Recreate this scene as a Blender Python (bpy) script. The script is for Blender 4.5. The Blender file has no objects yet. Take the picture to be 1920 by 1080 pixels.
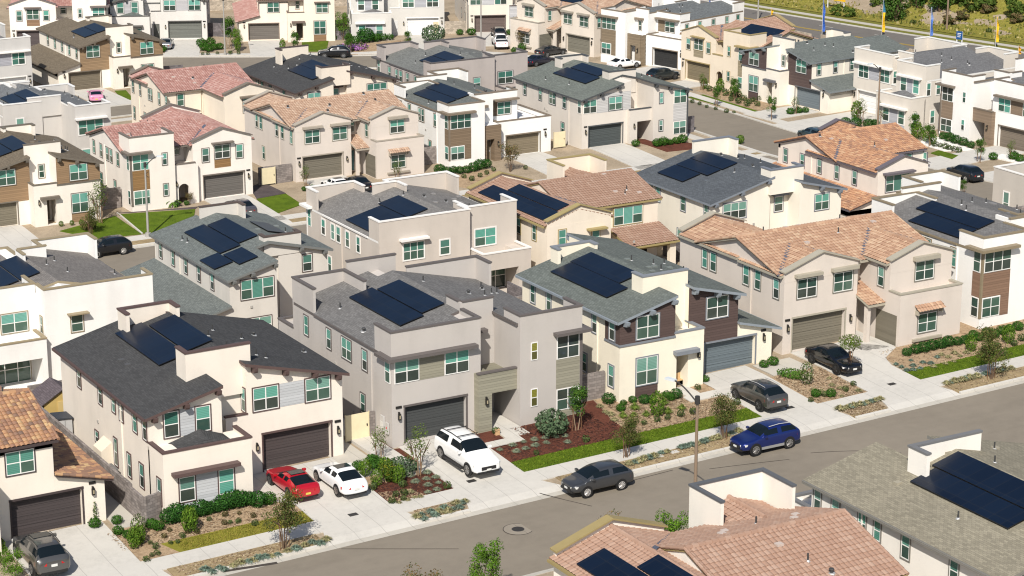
import bpy, bmesh, math, random
from mathutils import Vector, noise
random.seed(11)
R=math.radians
SC=bpy.context.scene; COL=SC.collection
# ------------------------------------------------------------------ terrain
KN=[(-100,.9),(60,.9),(97,.85),(105,.25),(108.2,.13),(108.9,0.0),(119.2,0.0),(119.9,.13),(123,.22),(129,.55),(148,.6),(152,.3),(166,-4.6),(190,-4.8),(201,-6.3),(202.4,-6.62),(203,-6.75),(213.3,-6.75),(213.9,-6.62),(224,-6.2),(246,-6.4),(254,-7.2),(275,-7.4),(286,-8.0),(310,-8.2),(360,-8.4),(600,-9)]
KR=[(150,-4.8),(187,-5.9),(215,-6.4),(250,-6.4),(275,-7.2),(310,-8.0),(600,-9)]
def pl(K,v):
    if v<=K[0][0]: return K[0][1]
    for (a,x),(b,y) in zip(K,K[1:]):
        if v<=b: return x+(y-x)*(v-a)/(b-a)
    return K[-1][1]
def sm(t):
    t=max(0,min(1,t)); return t*t*(3-2*t)
def h(u,v):
    w=1-sm((v-146)/20); z=pl(KN,v)+.022*(max(20,min(130,u))-62)*w
    k=sm((u-150)/8)*(1-sm((u-300)/15))*sm((v-160)/8)
    z+=k*(pl(KR,v)-z)
    d=u-(231.5+(296-v)*.108)
    if d>0: z+=.30*d*sm(d/14)
    return z
# ------------------------------------------------------------------ materials
MC={}
class NT:
    def __init__(s,name):
        s.m=bpy.data.materials.new(name); s.m.use_nodes=True; s.t=s.m.node_tree
        s.b=s.t.nodes['Principled BSDF']
    def n(s,typ,**kw):
        x=s.t.nodes.new(typ)
        for k,v in kw.items():
            if k.startswith('i_'): x.inputs[k[2:].replace('_',' ')].default_value=v
            else: setattr(x,k,v)
        return x
    def l(s,a,b): s.t.links.new(a,b)
    def math(s,op,a,b=None,c=None):
        x=s.t.nodes.new('ShaderNodeMath'); x.operation=op
        for i,v in enumerate((a,b,c)):
            if v is None: continue
            if isinstance(v,(int,float)): x.inputs[i].default_value=v
            else: s.l(v,x.inputs[i])
        return x.outputs[0]
    def mix(s,f,a,b,blend='MIX'):
        x=s.t.nodes.new('ShaderNodeMix'); x.data_type='RGBA'; x.blend_type=blend
        for sock,v in ((x.inputs[0],f),(x.inputs[6],a),(x.inputs[7],b)):
            if isinstance(v,(int,float)): sock.default_value=v
            elif isinstance(v,tuple): sock.default_value=(*v[:3],1)
            else: s.l(v,sock)
        return x.outputs[2]
    def pos(s): return s.n('ShaderNodeNewGeometry').outputs['Position']
    def uv(s): return s.n('ShaderNodeUVMap',uv_map='UVMap').outputs[0]
    def noise(s,vec,scale,detail=3,rough=.55):
        x=s.n('ShaderNodeTexNoise'); x.inputs['Scale'].default_value=scale; x.inputs['Detail'].default_value=detail; x.inputs['Roughness'].default_value=rough
        if vec is not None: s.l(vec,x.inputs['Vector'])
        return x.outputs[0]
    def ramp(s,f,*st):
        x=s.n('ShaderNodeValToRGB'); e=x.color_ramp.elements
        while len(e)<len(st): e.new(.5)
        for q,(p,c) in zip(e,st):
            q.position=p; q.color=(*c,1) if len(c)==3 else c
        s.l(f,x.inputs[0]); return x.outputs[0]
    def bump(s,hgt,st=.3,d=.02):
        x=s.n('ShaderNodeBump'); x.inputs['Strength'].default_value=st; x.inputs['Distance'].default_value=d
        s.l(hgt,x.inputs['Height']); s.l(x.outputs[0],s.b.inputs['Normal'])
    def scale(s,vec,x,y,z):
        q=s.n('ShaderNodeMapping'); q.inputs['Scale'].default_value=(x,y,z); s.l(vec,q.inputs['Vector']); return q.outputs[0]
    def col(s,c):
        if isinstance(c,tuple): s.b.inputs['Base Color'].default_value=(*c,1)
        else: s.l(c,s.b.inputs['Base Color'])
    def set(s,rough=.6,spec=.3,metal=0,coat=0):
        s.b.inputs['Roughness'].default_value=rough; s.b.inputs['Specular IOR Level'].default_value=spec
        s.b.inputs['Metallic'].default_value=metal; s.b.inputs['Coat Weight'].default_value=coat
        return s.m
def sc(c,k): return tuple(min(1,x*k) for x in c)
def cached(fn):
    def w(*a):
        key=(fn.__name__,)+a
        if key not in MC: MC[key]=fn(*a)
        return MC[key]
    return w
@cached
def plain(c,rough=.6,spec=.3,metal=0,coat=0):
    t=NT('paint'); t.col(t.mix(t.noise(t.pos(),1.7,4),sc(c,.88),sc(c,1.1))); return t.set(rough,spec,metal,coat)
@cached
def stucco(c):
    t=NT('stucco'); p=t.pos()
    big=t.noise(p,.35,4,.6); streak=t.noise(t.scale(p,1.0,1.0,.22),.7,3,.5); fine=t.noise(p,9,4,.7)
    f=t.math('ADD',t.math('MULTIPLY',big,.45),t.math('ADD',t.math('MULTIPLY',streak,.4),t.math('MULTIPLY',fine,.15)))
    t.col(t.ramp(f,(.3,sc(c,.88)),(.5,c),(.7,sc(c,1.05))))
    t.bump(t.noise(p,26,3,.7),.35,.02); return t.set(.9,.15)
@cached
def siding(c):
    t=NT('lap_siding'); u=t.uv(); s=t.n('ShaderNodeSeparateXYZ'); t.l(u,s.inputs[0])
    fr=t.math('FRACT',t.math('DIVIDE',s.outputs[1],.19))
    row=t.math('FLOOR',t.math('DIVIDE',s.outputs[1],.19))
    w=t.n('ShaderNodeTexWhiteNoise',noise_dimensions='1D'); t.l(row,w.inputs['W'])
    t.col(t.mix(w.outputs[0],sc(c,.9),sc(c,1.08)))
    t.bump(t.math('SUBTRACT',1.0,fr),1.0,.03); return t.set(.7,.2)
@cached
def shingle(c):
    t=NT('asphalt_shingle'); u=t.uv()
    b=t.n('ShaderNodeTexBrick'); t.l(u,b.inputs['Vector'])
    for k,v in (('Scale',1.0),('Brick Width',.32),('Row Height',.145),('Mortar Size',.012),('Mortar Smooth',.4),('Bias',0.0)): b.inputs[k].default_value=v
    b.inputs['Color1'].default_value=(*sc(c,.84),1); b.inputs['Color2'].default_value=(*sc(c,1.17),1); b.inputs['Mortar'].default_value=(*sc(c,.6),1)
    s=t.n('ShaderNodeSeparateXYZ'); t.l(u,s.inputs[0])
    row=t.math('SINE',t.math('MULTIPLY',s.outputs[1],2*math.pi/.145))
    big=t.noise(t.pos(),.5,4); med=t.noise(t.scale(u,1.2,5,1),1.3,3)
    k=t.math('ADD',t.math('MULTIPLY',big,.5),t.math('MULTIPLY',med,.5))
    t.col(t.mix(1.0,b.outputs[0],t.ramp(k,(.3,(.86,.86,.86)),(.7,(1.1,1.1,1.08))),'MULTIPLY'))
    t.bump(t.math('ADD',t.math('MULTIPLY',row,.5),t.noise(t.pos(),30,2)),.5,.02); return t.set(.92,.12)
@cached
def tilemat(a,b,c,d):
    t=NT('clay_tile'); u=t.uv(); s=t.n('ShaderNodeSeparateXYZ'); t.l(u,s.inputs[0])
    ix=t.math('FLOOR',t.math('DIVIDE',s.outputs[0],.3)); iy=t.math('FLOOR',t.math('DIVIDE',s.outputs[1],.38))
    cb=t.n('ShaderNodeCombineXYZ'); t.l(ix,cb.inputs[0]); t.l(iy,cb.inputs[1])
    w=t.n('ShaderNodeTexWhiteNoise',noise_dimensions='2D'); t.l(cb.outputs[0],w.inputs['Vector'])
    g=t.noise(t.scale(u,.5,1.0,1),.9,3)
    f=t.math('ADD',t.math('MULTIPLY',w.outputs[0],.62),t.math('MULTIPLY',g,.42))
    cc=t.ramp(f,(.12,a),(.42,b),(.66,c),(.92,d))
    t.col(t.mix(t.noise(t.pos(),14,3),sc((1,1,1),.84),sc((1,1,1),1.0)) if False else t.mix(.25,cc,t.mix(t.noise(t.pos(),12,3),(.5,.5,.5),(1,1,1)),'MULTIPLY'))
    t.bump(t.noise(t.pos(),25,3),.2,.01); return t.set(.85,.2)
@cached
def blockwall(c):
    t=NT('concrete_block'); u=t.uv(); b=t.n('ShaderNodeTexBrick'); t.l(u,b.inputs['Vector'])
    for k,v in (('Scale',1.0),('Brick Width',.4),('Row Height',.2),('Mortar Size',.012)): b.inputs[k].default_value=v
    b.inputs['Color1'].default_value=(*sc(c,.75),1); b.inputs['Color2'].default_value=(*sc(c,1.2),1); b.inputs['Mortar'].default_value=(*sc(c,.6),1)
    t.col(t.mix(1.0,b.outputs[0],t.ramp(t.noise(t.pos(),1.2,4),(.3,(.8,.8,.8)),(.7,(1.15,1.15,1.15))),'MULTIPLY'))
    t.bump(b.outputs['Fac'],-.6,.02); return t.set(.95,.1)
@cached
def solar():
    t=NT('solar_cells'); u=t.uv(); b=t.n('ShaderNodeTexBrick'); t.l(u,b.inputs['Vector']); b.offset=0
    for k,v in (('Scale',1.0),('Brick Width',1.05),('Row Height',1.75),('Mortar Size',.016)): b.inputs[k].default_value=v
    b.inputs['Color1'].default_value=(.0035,.008,.02,1); b.inputs['Color2'].default_value=(.005,.011,.026,1); b.inputs['Mortar'].default_value=(.018,.021,.028,1)
    t.col(b.outputs[0]); return t.set(.3,.2)
@cached
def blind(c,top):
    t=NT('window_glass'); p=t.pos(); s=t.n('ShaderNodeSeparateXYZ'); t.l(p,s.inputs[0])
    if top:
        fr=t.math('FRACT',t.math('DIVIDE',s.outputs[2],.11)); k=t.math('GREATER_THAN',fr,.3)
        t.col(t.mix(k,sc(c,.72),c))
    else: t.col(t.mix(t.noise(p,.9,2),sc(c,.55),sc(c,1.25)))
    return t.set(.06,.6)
@cached
def leafm(c):
    t=NT('foliage'); t.col(t.ramp(t.noise(t.pos(),3.5,3,.6),(.3,sc(c,.55)),(.52,c),(.72,sc(c,1.5))))
    t.b.inputs['Subsurface Weight'].default_value=0
    return t.set(.9,.04)
@cached
def ground(c,c2,scale,bump,fine):
    t=NT('ground_cover'); p=t.pos()
    a=t.noise(p,scale,5,.65); f=t.noise(p,fine,3,.7)
    k=t.math('ADD',t.math('MULTIPLY',a,.55),t.math('MULTIPLY',f,.45))
    t.col(t.ramp(k,(.34,c2),(.5,c),(.66,sc(c,1.3)))); t.bump(f,bump,.05); return t.set(.95,.1)
def asphalt():
    t=NT('asphalt'); p=t.pos()
    a=t.noise(p,.12,5,.6); b=t.noise(p,1.1,4,.6); f=t.noise(p,22,2,.7)
    st=t.noise(t.scale(p,.07,.9,1),1.0,4,.65)
    k=t.math('ADD',t.math('MULTIPLY',a,.4),t.math('ADD',t.math('MULTIPLY',b,.22),t.math('ADD',t.math('MULTIPLY',f,.2),t.math('MULTIPLY',st,.18))))
    c=ASPH
    t.col(t.ramp(k,(.32,sc(c,.8)),(.5,c),(.68,sc(c,1.15)))); t.bump(f,.25,.01); return t.set(.9,.15)
@cached
def concrete(c):
    t=NT('concrete'); p=t.pos()
    a=t.noise(p,.3,5,.65); b=t.noise(p,2.3,5,.7); f=t.noise(p,18,3)
    k=t.math('ADD',t.math('MULTIPLY',a,.45),t.math('ADD',t.math('MULTIPLY',b,.35),t.math('MULTIPLY',f,.2)))
    s=t.n('ShaderNodeSeparateXYZ'); t.l(p,s.inputs[0]); j=t.math('GREATER_THAN',t.math('FRACT',t.math('DIVIDE',s.outputs[0],1.83)),.022)
    t.col(t.mix(j,sc(c,.72),t.ramp(k,(.3,sc(c,.8)),(.5,c),(.7,sc(c,1.08))))); t.bump(f,.15,.01); return t.set(.88,.2)
@cached
def carpaint(c,metal,rough):
    t=NT('car_paint'); t.col(c); return t.set(rough,.5,metal,.8)
ASPH=(.222,.192,.153)
CONC=(.525,.50,.455)
WHITEV=(.78,.77,.74)
# ------------------------------------------------------------------ mesh builder
class MB:
    def __init__(s,T=None): s.v=[];s.f=[];s.m=[];s.mats=[];s.T=T;s.sm=False
    def mi(s,mat):
        if mat not in s.mats: s.mats.append(mat)
        return s.mats.index(mat)
    def face(s,pts,mat):
        i=len(s.v)
        for p in pts: s.v.append(s.T(*p) if s.T else tuple(p))
        s.f.append(tuple(range(i,i+len(pts)))); s.m.append(s.mi(mat))
    def solid(s,a,b,mat,top=None,bot=None):
        """a,b: equal-length rings; sides between; caps"""
        i=len(s.v); n=len(a)
        for p in list(a)+list(b): s.v.append(s.T(*p) if s.T else tuple(p))
        for k in range(n):
            s.f.append((i+k,i+(k+1)%n,i+n+(k+1)%n,i+n+k)); s.m.append(s.mi(mat))
        s.f.append(tuple(i+k for k in reversed(range(n)))); s.m.append(s.mi(bot or mat))
        s.f.append(tuple(i+n+k for k in range(n))); s.m.append(s.mi(top or mat))
    def box(s,x0,x1,y0,y1,z0,z1,mat,top=None):
        s.solid([(x0,y0,z0),(x1,y0,z0),(x1,y1,z0),(x0,y1,z0)],[(x0,y0,z1),(x1,y0,z1),(x1,y1,z1),(x0,y1,z1)],mat,top)
    def xz(s,poly,y0,y1,mat): s.solid([(x,y0,z) for x,z in poly],[(x,y1,z) for x,z in poly],mat)
    def yz(s,poly,x0,x1,mat): s.solid([(x0,y,z) for y,z in poly],[(x1,y,z) for y,z in poly],mat)
    def slab(s,top,t,mat,fm):
        i=len(s.v); n=len(top)
        for p in [(x,y,z-t) for x,y,z in top]+list(top): s.v.append(s.T(*p) if s.T else tuple(p))
        for k in range(n):
            s.f.append((i+k,i+(k+1)%n,i+n+(k+1)%n,i+n+k)); s.m.append(s.mi(fm))
        s.f.append(tuple(i+k for k in reversed(range(n)))); s.m.append(s.mi(fm))
        s.f.append(tuple(i+n+k for k in range(n))); s.m.append(s.mi(mat))
    def cyl(s,p,q,r0,r1,n,mat):
        p=Vector(p);q=Vector(q);d=(q-p).normalized()
        a=d.orthogonal().normalized(); b=d.cross(a)
        ring=lambda c,r:[tuple(c+a*(r*math.cos(2*math.pi*k/n))+b*(r*math.sin(2*math.pi*k/n))) for k in range(n)]
        s.solid(ring(p,r0),ring(q,r1),mat)
    def build(s,name,parent=None,fix=True,smooth=False):
        me=bpy.data.meshes.new(name); me.from_pydata(s.v,[],s.f)
        for m in s.mats: me.materials.append(m)
        me.polygons.foreach_set('material_index',s.m)
        if smooth: me.polygons.foreach_set('use_smooth',[True]*len(s.f))
        if fix:
            bm=bmesh.new(); bm.from_mesh(me); bmesh.ops.recalc_face_normals(bm,faces=bm.faces); bm.to_mesh(me); bm.free()
        uvl=me.uv_layers.new(name='UVMap'); dat=[0.0]*(2*len(me.loops)); Z=Vector((0,0,1)); vs=me.vertices
        for p in me.polygons:
            n=p.normal
            if abs(n.z)>.999: e=Vector((1,0,0)); q=Vector((0,1,0))
            else:
                e=Z.cross(n).normalized(); q=n.cross(e)
            for li in p.loop_indices:
                co=vs[me.loops[li].vertex_index].co; dat[2*li]=co.dot(e); dat[2*li+1]=co.dot(q)
        uvl.data.foreach_set('uv',dat)
        o=bpy.data.objects.new(name,me); COL.objects.link(o)
        if parent: o.parent=parent
        return o
def tag(o,label,cat=None,group=None,kind=None):
    if label: o['label']=label
    if cat: o['category']=cat
    if group: o['group']=group
    if kind: o['kind']=kind
    return o
def empty(name,loc,rz=0):
    o=bpy.data.objects.new(name,None); o.empty_display_size=.5; COL.objects.link(o); o.location=loc; o.rotation_euler=(0,0,rz); return o
def copy_tree(o,parent=None):
    c=o.copy(); COL.objects.link(c)
    if parent: c.parent=parent
    for ch in o.children: copy_tree(ch,c)
    return c
ORD=['first','second','third','fourth','fifth','sixth','seventh','eighth','ninth','tenth','eleventh','twelfth','thirteenth','fourteenth','fifteenth','sixteenth','seventeenth','eighteenth','nineteenth','twentieth']
# ------------------------------------------------------------------ houses
WID={'A':14.35,'B':14.4,'C':14.5,'D':13}; WXX={'A':14.35,'B':14.4,'C':11.3,'D':13}
VINYL=plain(WHITEV,.45,.4); DARKIN=plain((.012,.012,.013),.7,.2); LAMPM=plain((.02,.018,.016),.5,.4)
PIPEM=plain((.05,.05,.05),.6); FLASH=plain((.42,.42,.42),.5,.4,.3); GRYV=plain((.4,.38,.35),.6)
GUT=plain((.10,.11,.145),.6)
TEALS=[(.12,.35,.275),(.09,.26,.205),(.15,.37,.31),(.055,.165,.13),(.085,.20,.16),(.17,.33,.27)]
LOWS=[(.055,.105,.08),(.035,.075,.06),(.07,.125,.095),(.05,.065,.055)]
class House:
    def __init__(s,name,label,plan,sty,mir,yaw,u,v,pad,pal,dim=0):
        s.plan,s.sty,s.mir=plan,sty,mir; s.W=WID[plan]; s.WX=WXX[plan]; s.pal=pal; s.dim=dim
        s.rnd=random.Random(name+label)
        s.root=tag(empty(name,(u,v,pad),R(yaw)),label,'house','houses of the estate')
        W=s.W
        s.T=(lambda x,y,z:(W-x,y,z)) if mir else (lambda x,y,z:(x,y,z))
        g=lambda k,d=None: pal.get(k,d)
        s.mw=stucco(pal['wall']); s.mt=plain(pal['trim'],.6); s.mwt=plain(g('wtrim',pal['trim']),.55)
        s.ms=siding(g('side',pal['wall'])); s.mf=plain(g('fascia',pal['trim']),.6); s.mcap=plain(g('cap',pal['trim']),.7)
        s.mdoor=siding(pal['door'])
        s.mr=tilemat(*pal['tile']) if sty=='S' else shingle(pal['roof'])
        s.ze,s.p,s.ov=(6.15,.24,0.02) if sty=='M' else ((6.0,.31,.3) if sty=='S' else (5.95,.25,.35))
        s.t=.2
        s.wall=MB(s.T); s.cap=MB(s.T); s.sid=MB(s.T); s.roof=MB(s.T); s.flash=MB(s.T); s.gut=MB(s.T)
        s.ones=[]
    def zr(s,x): return s.ze+s.p*min(x+s.ov,s.WX+s.ov-x)
    def zw(s,x):
        return 5.95 if s.sty=='S' else s.zr(x)-s.t-.01
    def part(s,name,fn,mat=None,parent=None):
        m=MB(s.T); fn(m); return m.build(name,parent or s.root)
    # --- walls
    def body(s,x0,x1,y0,y1,z0=-1.6):
        xs=[x0,x1]; xr=s.WX/2
        if s.sty!='S' and x0<xr<x1: xs=[x0,xr,x1]
        s.wall.xz([(x0,z0),(x1,z0)]+[(x,s.zw(x)) for x in reversed(xs)],y0,y1,s.mw)
    def low(s,x0,x1,y0,y1,z1): s.wall.box(x0,x1,y0,y1,-1.6,z1,s.mw)
    def front_opening(s,x0,x1,y0,y1,ox0,ox1,oz,top,oz0=0.0,mat=None,mb=None):
        """front wall layer y0..y1 with an opening; top is a number or a function of x"""
        w=mb or s.wall; m=mat or s.mw
        tp=top if callable(top) else (lambda x:top)
        w.xz([(x0,-1.6),(ox0,-1.6),(ox0,tp(ox0)),(x0,tp(x0))],y0,y1,m)
        w.xz([(ox1,-1.6),(x1,-1.6),(x1,tp(x1)),(ox1,tp(ox1))],y0,y1,m)
        w.xz([(ox0,oz),(ox1,oz),(ox1,tp(ox1)),(ox0,tp(ox0))],y0,y1,m)
        w.box(ox0,ox1,y0+.004,y1,-1.6,oz0,m)
    def par(s,x0,x1,y0,y1,zb,zt,sides='FLR',th=.2,mat=None,capm=None,mb=None):
        e=.004; w=mb or s.wall; m=mat or s.mw; c=capm or s.mcap; o=.05; ch=.11
        x0-=e; x1+=e; y0-=e; y1+=e; K=MB(s.T)
        yl0=y0+th if 'F' in sides else y0; yl1=y1-th if 'B' in sides else y1
        cl0=y0+th+o if 'F' in sides else y0-o; cl1=y1-th-o if 'B' in sides else y1+o
        if 'F' in sides: w.box(x0,x1,y0,y0+th,zb,zt,m); K.box(x0-o,x1+o,y0-o,y0+th+o,zt+.002,zt+ch,c)
        if 'B' in sides: w.box(x0,x1,y1-th,y1,zb,zt,m); K.box(x0-o,x1+o,y1-th-o,y1+o,zt+.002,zt+ch,c)
        if 'L' in sides: w.box(x0,x0+th,yl0,yl1,zb,zt,m); K.box(x0-o,x0+th+o,cl0,cl1,zt+.002,zt+ch,c)
        if 'R' in sides: w.box(x1-th,x1,yl0,yl1,zb,zt,m); K.box(x1-th-o,x1+o,cl0,cl1,zt+.002,zt+ch,c)
        K.build('coping',s.root)
    # --- openings
    def fr(s,face,c):
        if face=='F': return lambda a,n,z:(a,c-n,z)
        if face=='B': return lambda a,n,z:(a,c+n,z)
        if face=='L': return lambda a,n,z:(c-n,a,z)
        return lambda a,n,z:(c+n,a,z)
    def obox(s,mb,P,a0,a1,z0,z1,n0,n1,mat):
        mb.solid([P(a0,n0,z0),P(a1,n0,z0),P(a1,n1,z0),P(a0,n1,z0)],[P(a0,n0,z1),P(a1,n0,z1),P(a1,n1,z1),P(a0,n1,z1)],mat)
    def win(s,face,c,a0,a1,z0,z1,nx=2,hi=True,trim=True,slide=False):
        P=s.fr(face,c); m=MB(s.T); r=s.rnd
        t=.07 if trim else .0
        if trim:
            for q in ((a0-t,a1+t,z1,z1+t),(a0-t,a1+t,z0-t,z0),(a0-t,a0,z0,z1),(a1,a1+t,z0,z1)): s.obox(m,P,*q,-.02,.06,s.mwt)
        f=.055
        for q in ((a0,a1,z1-f,z1),(a0,a1,z0,z0+f),(a0,a0+f,z0+f,z1-f),(a1-f,a1,z0+f,z1-f)): s.obox(m,P,*q,-.02,.045,VINYL)
        for k in range(1,nx):
            x=a0+(a1-a0)*k/nx; s.obox(m,P,x-.035,x+.035,z0+f,z1-f,-.02,.042,VINYL)
        zm=(z0+z1)/2
        xs=[a0+(a1-a0)*k/nx for k in range(nx+1)]
        for k in range(nx):
            l=xs[k]+(f if k==0 else .035); q=xs[k+1]-(f if k==nx-1 else .035)
            if not slide or k in (0,nx-1) and nx==3: s.obox(m,P,l,q,zm-.03,zm+.03,-.02,.038,VINYL)
        w=m.build('window',s.root)
        g=MB(s.T); n=.03
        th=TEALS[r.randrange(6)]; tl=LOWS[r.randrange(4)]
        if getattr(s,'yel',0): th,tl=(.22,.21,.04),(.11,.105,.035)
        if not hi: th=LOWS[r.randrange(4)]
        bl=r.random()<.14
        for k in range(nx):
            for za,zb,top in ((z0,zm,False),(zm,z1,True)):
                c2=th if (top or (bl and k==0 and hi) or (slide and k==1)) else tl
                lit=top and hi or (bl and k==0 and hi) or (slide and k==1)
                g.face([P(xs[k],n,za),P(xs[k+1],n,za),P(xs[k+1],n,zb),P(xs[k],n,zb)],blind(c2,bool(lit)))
        g.build('pane',w)
    def panel(s,face,c,a0,a1,z0,z1,mat=None,n=.02,name='siding_panel'):
        P=s.fr(face,c); m=MB(s.T); s.obox(m,P,a0,a1,z0,z1,-.02,n,mat or s.ms); m.build(name,s.root)
    def corner(s,xc,yc,L,f0,z0,z1,side='L'):
        """vertical trim post on a corner"""
        pass
    def awn(s,face,c,a0,a1,z,d=.55,hgt=.2,mat=None,wrap=None):
        P=s.fr(face,c); m=MB(s.T); s.obox(m,P,a0,a1,z,z+hgt,-.02,d,mat or s.mt)
        m.build('awning',s.root)
    def tawn(s,face,c,a0,a1,z):
        P=s.fr(face,c); m=MB(s.T)
        s.tiles(m,P(a0,.65,z),P(a1,.65,z),P(a0,0,z+.38)); m.build('awning',s.root)
        k=MB(s.T)
        for a in (a0+.1,a1-.2): s.obox(k,P,a,a+.1,z-.35,z,-.02,.4,s.mt)
        k.build('awning_bracket',s.root)
    def garage(s,x0,x1,y,zh,face='F'):
        P=s.fr(face,y); m=MB(s.T); s.obox(m,P,x0,x1,0,zh,-.02,.05,s.mdoor)
        o=m.build('garage_door',s.root)
        h2=MB(s.T)
        for k in range(1,4): s.obox(h2,P,x0,x1,zh*k/4-.012,zh*k/4+.012,.04,.056,plain(sc(s.pal['door'],.5),.7))
        h2.build('door_groove',o)
    def gtrim(s,x0,x1,y,zh):
        m=MB(s.T); P=s.fr('F',y); s.obox(m,P,x0-.12,x1+.12,zh,zh+.14,-.02,.05,s.mt); s.obox(m,P,x0-.1,x0,0,zh,-.02,.04,s.mt); s.obox(m,P,x1,x1+.1,0,zh,-.02,.04,s.mt); m.build('door_trim',s.root)
    def door(s,face,c,a0,a1,z1,col=None):
        P=s.fr(face,c); m=MB(s.T); s.obox(m,P,a0,a1,0,z1,-.02,.05,plain(col or sc(s.pal['door'],.8),.5)); o=m.build('front_door',s.root)
        k=MB(s.T); s.obox(k,P,a1-.18,a1-.1,.95,1.15,.05,.11,FLASH); k.build('door_handle',o)
    def lamp(s,face,c,a,z):
        P=s.fr(face,c); m=MB(s.T); s.obox(m,P,a-.09,a+.09,z,z+.42,.06,.22,LAMPM); s.obox(m,P,a-.05,a+.05,z+.42,z+.55,-.02,.16,LAMPM); s.obox(m,P,a-.05,a+.05,z+.1,z+.34,.222,.23,plain((.35,.3,.2),.4)); m.build('wall_lamp',s.root)
    def plaque(s,face,c,a,z):
        P=s.fr(face,c); m=MB(s.T); s.obox(m,P,a-.22,a+.22,z,z+.16,-.02,.06,LAMPM); m.build('house_number_plaque',s.root)
    # --- roofs
    def rp(s,x0,x1,y0,y1):
        """rectangle of the main shingle gable (split at the ridge)"""
        xr=s.WX/2
        if x0<xr<x1: s.rp(x0,xr,y0,y1); s.rp(xr,x1,y0,y1); return
        s.roof.slab([(x0,y0,s.zr(x0)),(x1,y0,s.zr(x1)),(x1,y1,s.zr(x1)),(x0,y1,s.zr(x0))],s.t,s.mr,s.mf)
    def tails(s,y,xs,face='F'):
        sg=-1 if face=='F' else 1
        for x in xs:
            z=s.zr(x)-s.t-.01; m=MB(s.T)
            m.yz([(y-sg*.1,z),(y+sg*.62,z),(y+sg*.58,z-.2),(y+sg*.5,z-.34),(y-sg*.1,z-.42)],x-.13,x+.13,s.mf); m.build('rafter_tail',s.root)
    def tiles(s,mb,P0,P1,P2,rough=False):
        """barrel tiles on rectangle P0->P1 eave, P0->P2 up slope"""
        P0,P1,P2=Vector(P0),Vector(P1),Vector(P2); E=P1-P0; Lu=E.length; E.normalize(); S=P2-P0; Ls=S.length; S.normalize(); N=E.cross(S)
        if N.z<0: N=-N
        n=max(2,round(Lu/.3))*4; rows=max(1,round(Ls/.38)); uo=s.rnd.randrange(900)*.3; vo=s.rnd.randrange(900)*.38
        T=s.T; mi=mb.mi(s.mr)
        prof=[0,.045,.06,.045]
        prev=None
        for r_ in range(rows):
            base=len(mb.v); a=Ls*r_/rows; b=Ls*(r_+1)/rows
            for (q,hh) in ((a,.05),(b,.0)):
                for k in range(n+1):
                    p=P0+E*(Lu*k/n)+S*q+N*(hh+prof[k%4]); mb.v.append(T(*p))
            for k in range(n):
                mb.f.append((base+k,base+k+1,base+n+2+k,base+n+1+k)); mb.m.append(mi)
                u0=uo+(k//4)*.3+(k%4)*.07+.02; u1=u0+.07; v0=vo+r_*.38+.02; v1=v0+.34
                mb.fuv[len(mb.f)-1]=((u0,v0),(u1,v0),(u1,v1),(u0,v1))
                if prev is not None:
                    mb.f.append((prev+n+1+k,prev+n+2+k,base+k+1,base+k)); mb.m.append(mi); mb.fuv[len(mb.f)-1]=((u0,v0),(u1,v0),(u1,v0+.02),(u0,v0+.02))
                else:
                    pass
            prev=base
    def ridge(s,mb,a,b,r=.13,step=.42):
        a,b=Vector(a),Vector(b); L=(b-a).length; d=(b-a)/L; n=max(1,round(L/step)); st=L/n
        mi=s.mr
        for k in range(n):
            p=a+d*(k*st); q=a+d*((k+1)*st+.03); mb.cyl(p,q,r*1.12,r*.88,8,mi)
            u=s.rnd.random()*300;v=s.rnd.random()*300
            for f in range(len(mb.f)-10,len(mb.f)): mb.fuv[f]=tuple((u,v) for _ in mb.f[f])
    def sgable(s,axis,c,half,a0,a1,ze,p=None,walls=True,ov=.3,rake=(True,True),lo=True,hi=True,ovs=None):
        p=p or s.p; zr=ze+p*(half+ov); t=.16
        X=(lambda a,b,z:(a,b,z)) if axis=='x' else (lambda a,b,z:(b,a,z))
        for sg,do in ((-1,lo),(1,hi)):
            if not do: continue
            e=c+sg*(half+ov)
            s.roof.slab([X(a0,e,ze),X(a1,e,ze),X(a1,c,zr),X(a0,c,zr)] if True else 0,t,s.mf,s.mf)
            dz=.012
            s.tiles(s.roof,X(a0,e,ze+dz),X(a1,e,ze+dz),X(a0,c,zr+dz))
            for a,rk in ((a0,rake[0]),(a1,rake[1])):
                if rk: s.ridge(s.roof,X(a,e,ze+.05),X(a,c,zr+.05),.1)
        s.ridge(s.roof,X(a0,c,zr+.04),X(a1,c,zr+.04),.15)
        return zr
    def valley(s,P,Q,w=.34):
        P=Vector(P)+Vector((0,0,.09));Q=Vector(Q)+Vector((0,0,.09)); d=(Q-P).normalized(); n=Vector((-d.y,d.x,0)).normalized()*w*.5
        s.one('valley_flashing').slab([tuple(P-n),tuple(P+n),tuple(Q+n),tuple(Q-n)],.05,GUT,GUT)
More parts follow.
